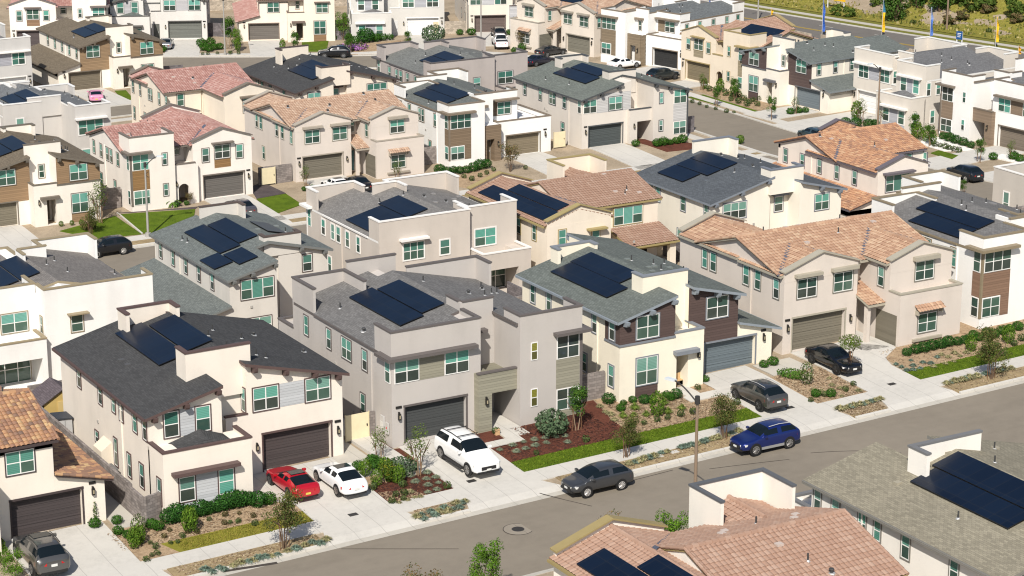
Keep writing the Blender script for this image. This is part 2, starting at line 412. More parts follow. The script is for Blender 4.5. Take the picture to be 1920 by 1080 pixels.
    def gablewall(s,x0,x1,y,ze,p,par=.0,axis='y'):
        """solid triangular gable above wall top; with optional raised parapet and sloped coping"""
        c=(x0+x1)/2; hf=(x1-x0)/2; zt=ze+p*(hf+.3)
        up=par
        s.wall.xz([(x0-.004,5.5),(x1+.004,5.5),(x1+.004,ze+up),(c,zt+up),(x0-.004,ze+up)],y-.14,y+.12,s.mw)
        if par:
            k=.1; K=MB(s.T); cw=.33
            for xa,xb,za,zb in ((x0-.12,c,ze+up-.02,zt+up),(c,x1+.12,zt+up,ze+up-.02)):
                K.solid([(xa,y-cw,za+.003),(xb,y-cw,zb+.003),(xb,y+cw,zb+.003),(xa,y+cw,za+.003)],[(xa,y-cw,za+k),(xb,y-cw,zb+k),(xb,y+cw,zb+k),(xa,y+cw,za+k)],s.mt)
            K.build('coping',s.root)
    def endwall(s,y0,y1,x,ze,p,sg):
        c=(y0+y1)/2; hf=(y1-y0)/2; zt=ze+p*(hf+.3)-.17
        s.wall.yz([(y0+.01,5.9),(y1-.01,5.9),(y1-.01,ze-.1),(c,zt),(y0+.01,ze-.1)],x-.1+sg*.006,x+.1+sg*.006,s.mw)
    def solar(s,side,x0,x1,y0,y1):
        m=MB(s.T); f=(lambda x:s.ze+s.p*(x+s.ov)) if side=='L' else (lambda x:s.ze+s.p*(s.WX+s.ov-x))
        o=.17
        m.slab([(x0,y0,f(x0)+o),(x1,y0,f(x1)+o),(x1,y1,f(x1)+o),(x0,y1,f(x0)+o)],.05,solar(),plain((.012,.012,.014),.4,.5))
        a=m.build('solar_panel',s.root)
    def vent(s,x,y,z,kind):
        m=MB(s.T)
        if kind==0: m.cyl((x,y,z-.1),(x,y,z+.42),.05,.05,7,PIPEM); m.cyl((x,y,z-.04),(x,y,z+.05),.16,.08,7,FLASH)
        elif kind==1: m.box(x-.2,x+.2,y-.17,y+.17,z-.05,z+.09,s.vm)
        else: m.cyl((x,y,z-.05),(x,y,z+.2),.09,.09,8,PIPEM); m.cyl((x,y,z+.2),(x,y,z+.27),.16,.12,8,PIPEM); m.cyl((x,y,z-.04),(x,y,z+.03),.24,.2,7,FLASH)
        m.build('roof_vent',s.root)
    def clutter(s,pts):
        s.vm=plain(sc(s.pal.get('roof',(.4,.3,.25)),1.25) if s.sty!='S' else (.5,.42,.36),.7)
        for x,y,k in pts: s.vent(x,y,s.zr(x),k)
    def one(s,n):
        m=MB(s.T); s.ones.append((n,m)); return m
    def extras(s):
        r=s.rnd; fy={'A':1.04,'B':3.29 if s.sty=='S' else 4.06,'C':0.0,'D':0}[s.plan]
        if s.plan=='D': return
        for face,c,a in (('L',0,fy+2.9),('R',s.WX,7.4)):
            P=s.fr(face,c); m=MB(s.T); s.obox(m,P,a-.045,a+.045,-.2,5.8,.0,.09,s.mw); m.build('downspout',s.root)
        for k in range(3):
            P=s.fr('L',0); a=r.uniform(fy+3.5,12); z=r.choice((.5,2.7,3.1,3.3)); m=MB(s.T); s.obox(m,P,a-.11,a+.11,z,z+.2,-.02,.07,GRYV); m.build('wall_vent',s.root)
        P=s.fr('B',{'A':15.6 if s.sty=='S' else 14.9,'B':14.3 if s.sty=='S' else 17.0,'C':18.2}[s.plan]); m=MB(s.T); s.obox(m,P,9.3,9.5,3.2,3.4,-.02,.08,GRYV); m.build('wall_vent',s.root)
    def finish(s):
        s.extras()
        for n,m in s.ones:
            if m.f: m.build(n,s.root)
        for n,m in (('wall',s.wall),('roof',s.roof),('coping',s.cap),('siding',s.sid),('gutter',s.gut)):
            if m.f: m.build(n,s.root)
        return s.root
MB.fuv=None
_oi=MB.__init__
def _ni(s,T=None): _oi(s,T); s.fuv={}
MB.__init__=_ni
_ob=MB.build
def _nb(s,name,parent=None,fix=True,smooth=False):
    o=_ob(s,name,parent,fix,smooth)
    if s.fuv:
        me=o.data; d=me.uv_layers['UVMap'].data
        for fi,uv in s.fuv.items():
            for li,q in zip(me.polygons[fi].loop_indices,uv): d[li].uv=q
    return o
MB.build=_nb

def plan_A(H,Dl=16.5,Dr=14.9,side=True,back=True):
    s=H; st=s.sty; y0=1.04; W=s.WX
    if st=='S': Dr=12.1; Dl=15.6
    fl=st=='M' and abs(s.root.rotation_euler.z)>3
    if fl: Dl=12.9 if s.pal.get('deep') else 14.3
    # bodies
    s.body(0,6.85,y0+.4,Dl); s.body(9.36,W,0,Dr); s.body(5.2 if fl else 6.85,9.36,3.6,Dr if fl else min(Dl,Dr)-.3)
    s.front_opening(0,6.85,y0,y0+.4,.98,5.7,2.55,s.zw)
    s.garage(.98,5.7,y0+.4,2.55); s.gtrim(.98,5.7,y0,2.55); s.lamp('F',y0,.5,1.75); s.plaque('F',y0,.5,2.55)
    # entry
    if st=='S':
        xa,xb=6.85,9.36; yf=.45; r=.62; xc=8.25; zs=1.55
        pts=[(xa,-1.6),(xc-r,-1.6),(xc-r,zs)]+[(xc-r*math.cos(t*math.pi/10),zs+r*math.sin(t*math.pi/10)) for t in range(1,10)]+[(xc+r,zs),(xc+r,-1.6),(xb,-1.6),(xb,4.2),(xa,4.2)]
        s.wall.xz(pts,yf,yf+.35,s.mw); s.wall.box(xa,xb,yf+.35,3.6,2.75,4.0,s.mw); s.wall.box(xa-.3,xa,yf,y0,-1.6,4.2,s.mw)
        s.par(xa,xb,yf,3.4,4.0,4.3,'F',.25); s.door('F',3.6,7.7,8.7,2.3)
        s.lamp('F',yf,9.1,2.0)
    else:
        yf=.41; em=s.ms if st=='M' else s.mw; tb=s.one('porch')
        tb.box(6.33,7.38,yf,y0 if False else 3.6,-1.6,4.07,em); tb.box(7.38,9.355,yf,yf+.3,2.62,4.07,em); tb.box(7.38,9.355,yf+.3,3.6,2.62,3.6,em)
        s.par(6.33,9.355,yf,3.5,3.6,4.1,'F',.2,em,s.mcap if st!='M' else s.mcap,tb); s.door('F',3.6,7.9,8.9,2.3); s.lamp('F',yf,6.9,1.9)
    s.win('F',3.6,7.35,8.15,4.65,5.95,1,hi=False)
    if st=='M': s.awn('F',3.6,6.9,8.6,6.1)
    # garage block windows
    if st=='M':
        s.win('F',y0,.22,2.09,4.3,5.9,2,trim=False); s.panel('F',y0,2.1,4.0,4.28,5.92); s.win('F',y0,4.05,5.93,4.3,5.9,2,trim=False); s.win('L',0,1.2,1.95,4.3,5.9,1,trim=False)
        m=MB(s.T); m.box(-.5,6.4,y0-.55,y0+.05,6.02,6.24,s.mt); m.box(-.5,-.0,y0+.05,2.6,6.02,6.24,s.mt); m.build('awning',s.root)
    elif st=='C':
        s.win('F',y0,.2,2.0,4.2,5.8,2,trim=False); s.win('L',0,1.2,1.95,4.2,5.8,1,trim=False); s.panel('F',y0,2.05,6.8,4.1,s.zw(2.1)-.02,s.ms,.015); s.win('F',y0,3.7,5.6,4.25,5.85,2)
    else:
        s.win('F',y0,1.05,1.85,4.1,5.6,1); s.win('F',y0,2.55,4.35,4.3,5.8,2,hi=s.dim==0); s.win('F',y0,5.0,5.8,4.1,5.6,1); s.panel('F',y0,2.5,4.4,3.3,4.2); s.awn('F',y0,2.2,4.7,6.0,.5,.14)
    # right block
    s.yel=bool(s.dim and st=='M'); s.win('F',0,10.22,10.75,4.62,5.9,1,trim=st!='M'); s.win('F',0,10.22,10.75,1.25,2.55,1,trim=st!='M'); s.yel=False
    s.win('F',0,12.3,14.1,4.35,6.05,2,hi=st!='M',trim=False); s.panel('F',0,12.25,14.15,2.2,4.33); s.win('F',0,12.3,14.1,.6,2.15,2,trim=False,hi=st!='M')
    s.panel('F',0,12.25,14.15,-.2,.58) if st=='M' else None
    if st!='C':
        m=MB(s.T); m.box(12.0,W+.5,-.6,-.02,6.15,6.36,s.mt); m.box(W+.02,W+.5,-.02,1.3,6.15,6.36,s.mt); m.build('awning',s.root)
    P=MB(s.T); P.box(14.18,W+.03,-.04,.14,.5,6.1,s.mwt); P.build('corner_trim',s.root)
    s.win('R',W,.25,.95,4.35,6.05,1,trim=False); s.win('R',W,.25,.95,.6,2.15,1,trim=False)
    # sides
    for a,b,c,d,n in ((4.6,5.35,4.2,5.65,1),(7.0,8.5,4.2,5.7,2),(10.2,10.9,4.2,5.65,1),(Dl-2.6,Dl-1.9,4.2,5.65,1),(5.0,5.7,1.0,2.4,1),(9.5,10.2,1.0,2.4,1)): s.win('L',0,a,b,c,d,n)
    for a,b,c,d,n in ((3.2,3.95,4.2,5.65,1),(5.2,5.9,4.2,5.65,1),(6.3,7.1,4.2,5.65,1),(8.2,8.95,4.2,5.65,1),(10.4,11.1,4.2,5.65,1),(4.4,5.1,.9,2.4,1),(8.5,9.3,.9,2.4,1)): s.win('R',W,a,b,c,d,n)
    # rear
    if st!='S':
        dp=s.pal.get('deep'); s.win('B',Dr,7.3,8.3,4.1,5.5,1,hi=not dp); s.win('B',Dl,2.2,4.4,4.2,5.8,2)
        if dp: s.awn('B',Dr,7.0,8.7,5.62,.6,.1); s.win('L',5.2,Dr-1.2,Dr-.7,4.1,5.5,1)
        else: s.win('B',Dr,9.9,12.0,4.1,5.7,3); s.awn('B',Dr,9.6,12.4,5.95)
        s.front_rear_patio=None
        s.low(0,5.0,Dl,Dl+2.6,0); 
        s.wall.box(0,5.0,Dl+2.2,Dl+2.6,2.55,3.9,s.mw); s.wall.box(0,.3 if dp else 1.2,Dl,Dl+2.6-.4,-1.6,3.9,s.mw); s.wall.box(0,.35 if dp else 1.3,Dl+2.2,Dl+2.6,-1.6,2.55,s.mw); s.wall.box(4.6,5.0,Dl,Dl+2.2,-1.6,3.9,s.mw); s.wall.box(4.6,5.0,Dl+2.2,Dl+2.6,-1.6,2.55,s.mw); s.wall.box(1.2,4.6,Dl,Dl+2.2,3.1,3.3,s.mw)
        s.par(0,5.0,Dl+.004,Dl+2.6,3.85,4.1,'BLR')
        s.win('B',Dl,1.2,4.4,0,2.35,3,hi=False)
    else:
        s.win('B',Dl,1.2,2.0,4.0,5.5,1); s.awn('B',Dl,4.2,6.2,5.1,.6,.16); s.win('B',Dl,4.8,5.6,3.6,5.0,1); s.win('B',Dr,9.4,12.6,4.0,5.7,3,slide=True)
        # covered patio with tiled lean-to
        s.roof.slab([(8.9,Dr+3.6,2.75),(W+.2,Dr+3.6,2.75),(W+.2,Dr,3.75),(8.9,Dr,3.75)],.16,s.mf,s.mf); s.tiles(s.roof,(8.9,Dr+3.6,2.77),(W+.2,Dr+3.6,2.77),(8.9,Dr,3.77))
        s.wall.box(13.7,W,Dr+2.7,Dr+3.2,-1.6,2.6,s.mw); s.one('trim').box(9,13.7,Dr+2.9,Dr+3.1,2.3,2.6,s.mcap); s.panel('B',Dr,9.4,13.2,0,2.4,DARKIN,.03,'patio_door')
    # roofs
    if st=='C':
        f=.45
        s.rp(-.35,5.6,y0-f,Dl+f); s.rp(5.6,9.0,3.4,min(Dl,Dr)+.2); s.rp(9.0,W+.35,-f,Dr+f)
        s.par(5.3,9.1,3.5,5.0,5.5,8.25,'FL',.25,None,s.mcap); s.par(4.6,8.6,min(Dl,Dr)-1.5,min(Dl,Dr)-.1,6,8.3,'BLR',.25)
        s.tails(y0,(.3,2.6,5.0)); s.tails(0,(9.6,11.6,14.0)); s.tails(Dl,(.3,2.6,5.0),'B'); s.tails(Dr,(9.4,11.6,14.0),'B')
    elif st=='M':
        s.rp(-.02,6.0,y0+.25,Dl-.2); s.rp(6.0,9.2,3.75,min(Dl,Dr)-.2); s.rp(9.2,W+.02,.25,Dr-.2)
        for xx in (-.1,W): s.one('gutter').box(xx,xx+.1,3.5,Dl-3.6 if xx<0 else Dr-2.2,5.98,6.13,s.mf)
        s.par(0,6.85,y0,y0+2.4,5.6,7.9,'FLR'); s.par(9.36,W,0,2.2,5.6,7.9,'FLR'); s.par(6.9,9.3,3.6,5.4,5.6,8.35,'F',.22)
        s.wall.box(6.7,6.9,3.6,5.6,7.0,8.35,s.mw); s.one('trim').box(6.65,6.95,3.88,5.65,8.352,8.46,s.mcap)
        (s.par(5.2,W,Dr-2.0,Dr,5.6,7.9,'BLR'),s.par(0,5.15,Dl-2.6,Dl,5.6,7.95,'BLR')) if fl else (s.par(0,4.2,Dl-3.5,Dl,5.6,7.9,'BLR'),s.par(4.35,8.3,Dl-1.6,Dl,5.6,8.5,'B'),s.par(8.4,W,Dr-2.2,Dr,5.6,7.9,'BR'))
    else:
        zr=s.sgable('y',3.43,3.43,y0+.1,Dl-.1,6.0); s.gablewall(0,6.85,y0+.13,6.0,s.p,.45); s.gablewall(0,6.85,Dl-.13,6.0,s.p,.45)
        s.sgable('x',6.95,5.1,4.3,W+.3,6.05,rake=(True,True)); s.endwall(2.0,11.9,W-.1,6.05,s.p,1)
        s.par(9.36,W,0,3.0,5.6,7.9,'FLR')
        s.one('gutter').box(-.42,-.3,y0,Dl,5.86,6.0,s.mf)
        s.endwall(2.4,11.5,4.5,6.2,s.p,-1)
        s.sgable('y',11.86,2.1,.25,3.6,6.1,rake=(False,False),ov=.1)
        zr=6.0+s.p*3.73; yr=.2+(zr-6.05)/s.p; yr+=1.35; s.valley((7.16,1.7,6.06),(3.6,yr,zr)); s.valley((7.16,12.2,6.06),(4.4,12.35-(6.9-6.05)/s.p,6.9))
def plan_B(H,Dl=18.4,Dr=17.0):
    s=H; st=s.sty; W=s.WX; yg=3.29 if st=='S' else 4.06; yl=1.3 if st=='S' else 2.3
    if st=='S': Dl,Dr=14.3,14.3
    s.low(0,6.0,0,yl+.2 if st!='S' else yl,3.9); s.body(0,5.0 if st!='S' else 6.0,yl,Dl); s.body(5.0 if st!='S' else 6.0,7.5,4.9,min(Dl,Dr)-.5)
    s.body(7.5,W,yg+.4,Dr); s.front_opening(7.5,W,yg,yg+.4,8.58,13.5,2.6,s.zw)
    s.garage(8.58,13.5,yg+.4,2.6); s.gtrim(8.58,13.5,yg,2.6); s.lamp('F',yg,14.0,1.7); s.lamp('F',yg,8.1,1.6); s.plaque('F',yg,14.0,2.5)
    s.par(0,6.0,0,yl+.1 if st!='S' else yl,3.7,4.15,'FLR')
    # one-storey wing front
    if st!='S':
        s.panel('F',0,.95,4.75,-.3,2.55); s.win('F',0,1.0,2.05,.75,2.4,1); s.win('F',0,3.65,4.7,.75,2.4,1); s.awn('F',0,.5,5.0,2.62,.55,.22); s.win('L',0,.45,1.1,.6,2.3,1)
        s.low(6.0,7.5,yg,yg+1.2,3.95); s.par(6.0,7.5,yg,yg+1.1,3.8,4.2,'F'); s.door('F',yg,6.3,7.2,2.3)
        s.roof.slab([(.25,.3,3.72),(5.75,.3,3.72),(5.75,yl,3.9),(.25,yl,3.9)],.1,s.mr,s.mf); s.roof.solid([(.9,.7,3.8),(5.3,.7,3.8),(3.4,.9,4.28)],[(.9,yl,3.8),(5.3,yl,3.8),(3.4,yl,4.5)],s.mr)
        # upper left
        s.win('F',yl,1.05,2.05,4.3,6.0,1); s.panel('F',yl,2.1,3.15,4.25,6.05); s.win('F',yl,3.2,4.2,4.3,6.0,1); s.win('R',5.0,3.0,3.9,4.3,5.9,1); s.win('L',0,yl+.25,yl+.9,4.2,5.8,1)
        # upper right over garage
        s.win('F',yg,7.95,9.75,4.3,5.9,2,trim=True); s.panel('F',yg,9.83,11.62,4.3,5.9); s.win('F',yg,11.7,13.5,4.3,5.9,2); s.win('L',7.5,yg+.15,yg+.75,4.3,5.9,1)
    else:
        s.win('F',0,2.4,4.2,.9,2.4,2,hi=False); s.tawn('F',0,2.0,4.6,2.75); P=s.fr('F',0); m=MB(s.T); s.obox(m,P,1.9,4.7,.3,.5,-.02,.22,s.mt); m.build('window_ledge',s.root)
        s.win('F',yl,1.8,3.6,4.6,6.1,2,hi=s.dim==0); s.awn('F',yl,1.5,3.9,6.25,.45,.3)
        s.win('R',6.0,yl+.7,yl+1.4,4.3,5.8,1); s.win('F',4.9,6.3,7.1,4.4,5.9,1,hi=s.dim==0)
        s.win('F',yg,8.0,9.8,4.1,5.6,2,hi=s.dim==0); s.win('F',yg,11.4,13.2,4.1,5.6,2,hi=s.dim==0); s.awn('F',yg,7.7,10.1,5.8,.45,.24); s.awn('F',yg,11.1,13.5,5.8,.45,.24)
        s.win('R',W,yg+.6,yg+1.3,4.1,5.6,1)
        # porch roof
        s.roof.slab([(5.9,1.7,3.1),(7.6,1.7,3.1),(7.6,4.9,4.1),(5.9,4.9,4.1)],.15,s.mf,s.mf); s.tiles(s.roof,(5.9,1.7,3.12),(7.6,1.7,3.12),(5.9,4.9,4.12)); s.wall.box(7.15,7.45,2.0,2.4,-1.6,2.9,s.mw)
        s.panel('R',6.0,.3,2.7,0,2.45,s.mdoor,.04,'side_garage_door')
        s.door('F',4.9,6.4,7.3,2.3,(.12,.25,.27))
    for a,b,c,d in ((4.2,4.9,4.2,5.75),(6.6,7.3,4.2,5.75),(8.0,8.6,4.4,5.6),(10.4,11.1,4.2,5.75),(14.4,15.1,4.2,5.75),(3.4,4.1,.7,2.3),(5.6,6.2,.7,2.3),(8.0,8.6,.7,2.6),(11.5,12.1,1.2,2.0)):
        if b<Dl: s.win('L',0,a,b,c,d,1)
    for a,b,c,d in ((6.2,6.95,4.2,5.7),(7.7,8.45,4.2,5.7),(12.0,12.8,4.2,5.7),(Dr-1.1,Dr-.4,4.2,5.7),(11.5,12.2,.8,2.3)): s.win('R',W,a,b,c,d,1)
    s.win('B',Dr,10.3,13.0,4.1,5.7,3); s.win('B',Dl,1.5,3.2,4.1,5.7,2); s.win('B',min(Dl,Dr)-.5,5.6,6.6,4.0,5.5,1) ; s.awn('B',min(Dl,Dr)-.5,5.2,7.0,5.65)
    s.win('B',Dr,9.5,10.4,.8,2.3,1); s.panel('B',Dl,1.2,3.8,0,2.3,DARKIN,.03,'patio_door')
    f=.45
    if st=='C':
        s.rp(-.35,4.98,yl-f,Dl+f); s.rp(4.98,7.3,4.7,min(Dl,Dr)-.3); s.rp(7.3,W+.35,yg-f,Dr+f)
        s.par(*s.pal.get('pop',(3.6,8.1,4.6,6.2,5.5,8.8)),'FL',.25); s.par(3.9,7.8,Dl-2.6,Dl-1.0,6,8.4,'BLR',.25)
        s.tails(yl,(.35,2.5,4.7)); s.tails(yg,(8.0,10.2,12.3,14.0)); s.tails(Dr,(7.9,11,14.0),'B'); s.tails(Dl,(.4,2.6),'B')
        s.one('gutter').box(-.46,-.36,yl-.4,Dl+.4,5.77,5.93,s.mf)
    elif st=='M':
        s.rp(-.02,5.0,yl+.3,Dl-.2); s.rp(5,7.3,5.0,min(Dl,Dr)-.7); s.rp(7.3,W+.02,yg+.3,Dr-.2)
        s.par(0,5,yl,yl+2.4,5.6,7.9,'FLR'); s.par(7.5,W,yg,yg+2.4,5.6,7.9,'FLR'); s.par(5,7.5,4.9,6.4,5.6,8.4,'F'); s.par(0,5,Dl-2.4,Dl,5.6,7.9,'BLR'); s.par(7.5,W,Dr-2.4,Dr,5.6,7.9,'BLR')
        s.awn('F',yg,7.4,14.2,6.05,.55,.2); s.awn('F',yl,.6,4.6,6.15,.55,.2)
    else:
        s.sgable('x',9.1,5.1,-.3,W+.3,6.05); s.endwall(4.0,14.2,.1,6.05,s.p,-1); s.endwall(4.0,14.2,W-.1,6.05,s.p,1)
        s.sgable('y',(7.5+W)/2,3.45,yg+.1,8.9,6.0,rake=(False,False)); s.gablewall(7.5,W,yg+.13,6.0,s.p,.3)
        s.sgable('y',3.0,3.0,yl+.1,8.9,6.25,rake=(False,False)); s.gablewall(0,6.0,yl+.13,6.25,s.p,.3)
        s.body(8.4,W,14.3,17.0); s.sgable('y',(8.4+W)/2,3.0,9.0,16.9,6.1,rake=(False,False)); s.gablewall(8.4,W,16.87,6.1,s.p,.35)
        for xg,hg,zg in (((7.5+W)/2,3.45,6.0),(3.0,3.0,6.25)):
            zr=zg+s.p*(hg+.3); yr=3.7+(zr-6.05)/s.p; ye=3.7+(zg-6.05)/s.p
            for sg in (-1,1): s.valley((xg+sg*(hg+.3),ye,zg),(xg,yr,zr))
        s.win('B',17.0,9.8,11.6,4.1,5.6,2)
def plan_C(H,Dl=13.5,Dr=18.2):
    s=H; st=s.sty; W=s.WX; yg=1.66
    if st=='S': Dl=11.6
    s.body(0,4.65,.0 if st!='C' else .0,Dl); s.body(4.65,7.0,2.2,Dl-.2)
    gz=2.42
    if st=='M':
        s.body(7.0,W,4.0,Dr); s.low(7.2,14.5,yg+.4,9.0,3.6); s.front_opening(7.2,14.5,yg,yg+.4,8.46,13.0,2.45,3.8); s.par(7.2,14.5,yg,9.0,3.7,4.2,'FLR')
        s.low(4.65,7.2,1.4,2.2,4.0); s.one('siding').box(4.65,7.1,.45,.75,2.6,4.2,s.ms); s.one('siding').box(4.65,5.2,.45,.75,-1.6,2.6,s.ms); s.one('siding').box(6.2,7.1,.45,1.4,-1.6,2.6,s.ms); s.wall.box(4.655,7.1,.75,2.2,2.7,4.15,s.mw); s.one('siding').box(7.1,7.2,.6,1.6,-1.6,4.15,s.ms)
        s.door('F',1.4,5.3,6.15,2.3); s.lamp('F',.45,6.65,1.75)
        s.win('F',4.0,8.6,10.4,4.5,6.0,2); s.panel('F',4.0,7.3,8.55,4.4,6.05); s.awn('F',4.0,7.1,11.3,6.2,.6,.2)
        s.win('F',2.2,5.2,5.8,4.5,5.9,1,hi=False); s.awn('F',2.2,4.7,6.2,6.05,.4,.25)
        # corner windows
        s.win('F',0,.18,2.85,4.45,6.1,3,trim=False,hi=s.dim==0); s.win('F',0,.18,1.95,.85,2.4,2,trim=False,hi=s.dim==0); s.panel('F',0,.12,2.85,2.45,4.4); s.panel('F',0,2.0,2.85,.8,2.45)
        s.win('L',0,.2,1.0,4.45,6.1,1,trim=False,hi=s.dim==0); s.win('L',0,.2,1.0,.85,2.4,1,trim=False,hi=s.dim==0); s.panel('L',0,.12,1.05,2.45,4.4)
        P=MB(s.T); P.box(-.04,.14,-.04,.14,.8,6.2,s.mt); P.build('corner_trim',s.root)
        m=MB(s.T); m.box(-.5,3.3,-.55,.02,6.18,6.4,s.mt); m.box(-.5,-.02,.02,1.5,6.18,6.4,s.mt); m.build('awning',s.root)
    else:
        s.body(7.0,W,yg+.4,Dr)
        s.low(W,14.5,yg+.4,Dr,2.6)
        up=lambda x: s.zw(x)
        s.wall.xz([(7.0,gz),(W,gz),(W,up(W)),(7.0,up(7.0))],yg,yg+.4,s.mw); s.wall.box(7.0,8.46,yg,yg+.4,-1.6,gz,s.mw)
        # low roof part front
        lz=lambda x: 3.75-(x-W)*.26
        s.wall.xz([(W+.003,gz),(14.5,gz),(14.5,lz(14.5)-.2),(W+.003,lz(W)-.2)],yg,yg+.4,s.mw); s.wall.box(13.0,14.5,yg,yg+.4,-1.6,gz,s.mw)
        s.wall.xz([(W,2.0),(14.5,2.0),(14.5,lz(14.5)-.2),(W,lz(W)-.2)],yg+.4,Dr,s.mw)
        if st=='C': s.roof.slab([(W+.01,yg-.35,lz(W)),(15.1,yg-.35,lz(15.1)),(15.1,Dr+.4,lz(15.1)),(W+.01,Dr+.4,lz(W))],.18,s.mr,s.mf)
        else:
            s.roof.slab([(W+.01,yg-.3,lz(W)),(15.0,yg-.3,lz(15.0)),(15.0,Dr+.3,lz(15.0)),(W+.01,Dr+.3,lz(W))],.16,s.mf,s.mf); s.tiles(s.roof,(15.0,yg-.3,lz(15.0)+.02),(15.0,Dr+.3,lz(15.0)+.02),(W+.01,yg-.3,lz(W)+.02)); s.ridge(s.roof,(15.0,yg-.3,lz(15.0)+.06),(W+.01,yg-.3,lz(W)+.06),.1); s.ridge(s.roof,(15.0,Dr+.3,lz(15.0)+.06),(W+.01,Dr+.3,lz(W)+.06),.1)
        for a in range(5): s.win('L' if False else 'R',W,2.6+a*2.9,3.3+a*2.9,4.15,5.6,1)
        # entry with recess
        s.front_opening(4.65,7.2,0,.35,4.85,5.85,2.7,4.0); s.wall.box(4.65,7.2,.35,2.2,2.75,3.9,s.mw); s.wall.box(5.85,7.2,.35,1.66,-1.6,2.75,s.mw); s.par(4.65,7.2,0,2.1,3.8,4.28,'FR'); s.door('F',2.2,4.9,5.8,2.3); s.awn('F',0,4.55,6.55,2.74,.5,.28); s.lamp('F',0,6.7,2.2)
        if st=='C':
            m=s.one('siding'); e=.03
            m.xz([(-e,4.15),(4.65,4.15),(4.65,s.zw(4.65)-.01),(-e,s.zw(-e)-.01)],-e,.02,s.ms); m.box(-e,0,.02,1.9,4.15,s.zw(0)-.02,s.ms)
            m=s.one('siding'); m.xz([(6.97,2.46),(W+e,2.46),(W+e,s.zw(W+e)-.01),(6.97,s.zw(6.97)-.01)],yg-e,yg+.02,s.ms)
            s.one('trim').box(-.07,4.7,-.08,-.035,4.02,4.17,s.mt); s.one('trim').box(-.07,-.035,-.035,1.95,4.02,4.17,s.mt)
            s.win('F',-e,1.35,3.25,4.35,6.05,2,hi=s.dim==0); s.win('L',-e,.6,1.3,4.3,5.9,1); s.win('F',yg-e,8.5,10.4,4.3,5.95,2,hi=s.dim==0)
        else:
            s.win('F',0,1.0,2.8,4.2,5.7,2); s.win('F',yg,8.3,10.1,4.15,5.65,2); s.win('L',0,.6,1.3,4.2,5.7,1)
            s.awn('F',0,.7,3.1,5.75,.4,.15)
        s.win('F',2.2,5.2,5.8,4.5,5.9,1,hi=False)
        s.win('F',0,1.4,3.2,.9,2.95,2); s.panel('F',0,1.35,3.25,-.2,.85); s.win('L',0,.7,1.4,.8,2.4,1)
    s.garage(8.46,13.0,yg+.4,gz); s.gtrim(8.46,13.0,yg,gz); s.lamp('F',yg,13.7,1.9); s.plaque('F',yg,13.7,2.6)
    for a in (3.0,6.0,6.75,9.3,11.6): s.win('L',0,a,a+.65,4.2,5.7,1)
    for a in (4.3,8.6): s.win('L',0,a,a+.65,.9,2.3,1)
    if st=='M':
        for a in (5.2,8,11,14,16.5): s.win('R',W,a,a+.7,4.2,5.7,1)
    s.win('B',Dr,7.3,10.3,4.0,5.7,3,slide=True); s.win('B',Dl,1.5,2.4,4.2,5.7,1); s.win('B',Dr,7.6,9.8,.8,2.3,2)
    if st!='C': s.awn('B',Dr,6.9,10.7,5.85,.6,.18)
    f=.42
    if st=='C':
        s.rp(-.35,4.7,-.3,Dl+f); s.rp(4.7,7.0,2.3,Dl+f); s.rp(7.0,W+.35,yg-.6,Dr+f)
        s.par(3.3,7.2,2.2,3.6,5.3,8.1,'FL',.25); s.par(2.5,6.0,Dl-1.0,Dl+.05,6,7.75,'BLR',.25)
        s.tails(0,(.35,2.5,4.4)); s.tails(yg,(7.3,9.3,11.0)); s.tails(Dr,(7.2,9.3,11.0),'B'); s.tails(Dl,(.35,2.6),'B')
        s.one('gutter').box(-.46,-.36,-.2,Dl+.3,5.77,5.93,s.mf); s.one('gutter').box(15.1,15.2,yg-.3,Dr+.3,2.58,2.74,s.mf)
    elif st=='M':
        s.rp(-.02,4.65,.3,Dl-.2); s.rp(4.65,7,2.4,Dl-.2); s.rp(7,W+.02,4.2,Dr-.2)
        s.par(0,4.65,0,2.8,5.6,7.1 if False else 7.2,'FLR'); s.par(4.65,7.0,2.2,4.2,5.6,7.6,'F'); s.wall.box(4.66,4.86,2.4,4.0,6.5,7.6,s.mw); s.par(7,W,4.0,6.2,5.6,7.2,'FLR'); s.par(0,4.6,Dl-2.6,Dl,5.6,7.4,'BLR'); s.par(4.6,W,Dr-2.4 if False else Dr-2.2,Dr,5.6,7.4,'BR') if False else s.par(7.0,W,Dr-2.4,Dr,5.6,7.4,'BLR'); s.par(3.0,7.0,Dl-1.5,Dl-.01,5.6,7.9,'B')
        s.one('gutter').box(-.1,0,3.0,Dl-2.7,5.98,6.13,s.mf)
    else:
        s.sgable('x',6.6,5.0,-.3,W+.3,6.0); s.endwall(1.7,11.5,.1,6.0,s.p,-1); s.endwall(1.7,11.5,W-.1,6.0,s.p,1)
        s.sgable('y',2.33,2.33,.1,6.0,6.1,rake=(False,False)); s.gablewall(0,4.65,.13,6.1,s.p,.3)
        s.wall.box(7.0,W,yg,2.0,5.5,6.0,s.mw)
        s.sgable('y',8.1,3.2,6.6,Dr-.1,6.1,rake=(False,False)); s.body(4.9,7.0,Dl-.3,Dr); s.gablewall(4.9,W,Dr-.13,6.1,s.p,.35)
        zr=6.1+s.p*3.5; yr=11.9-(zr-6.0)/s.p
        for sg in (-1,1): s.valley((8.1+sg*3.5,11.6,6.12),(8.1,yr,zr))
        zr=6.1+s.p*2.63; yr=1.3+(zr-6.0)/s.p
        for sg in (-1,1): s.valley((2.33+sg*2.63,1.6,6.1),(2.33,yr,zr))
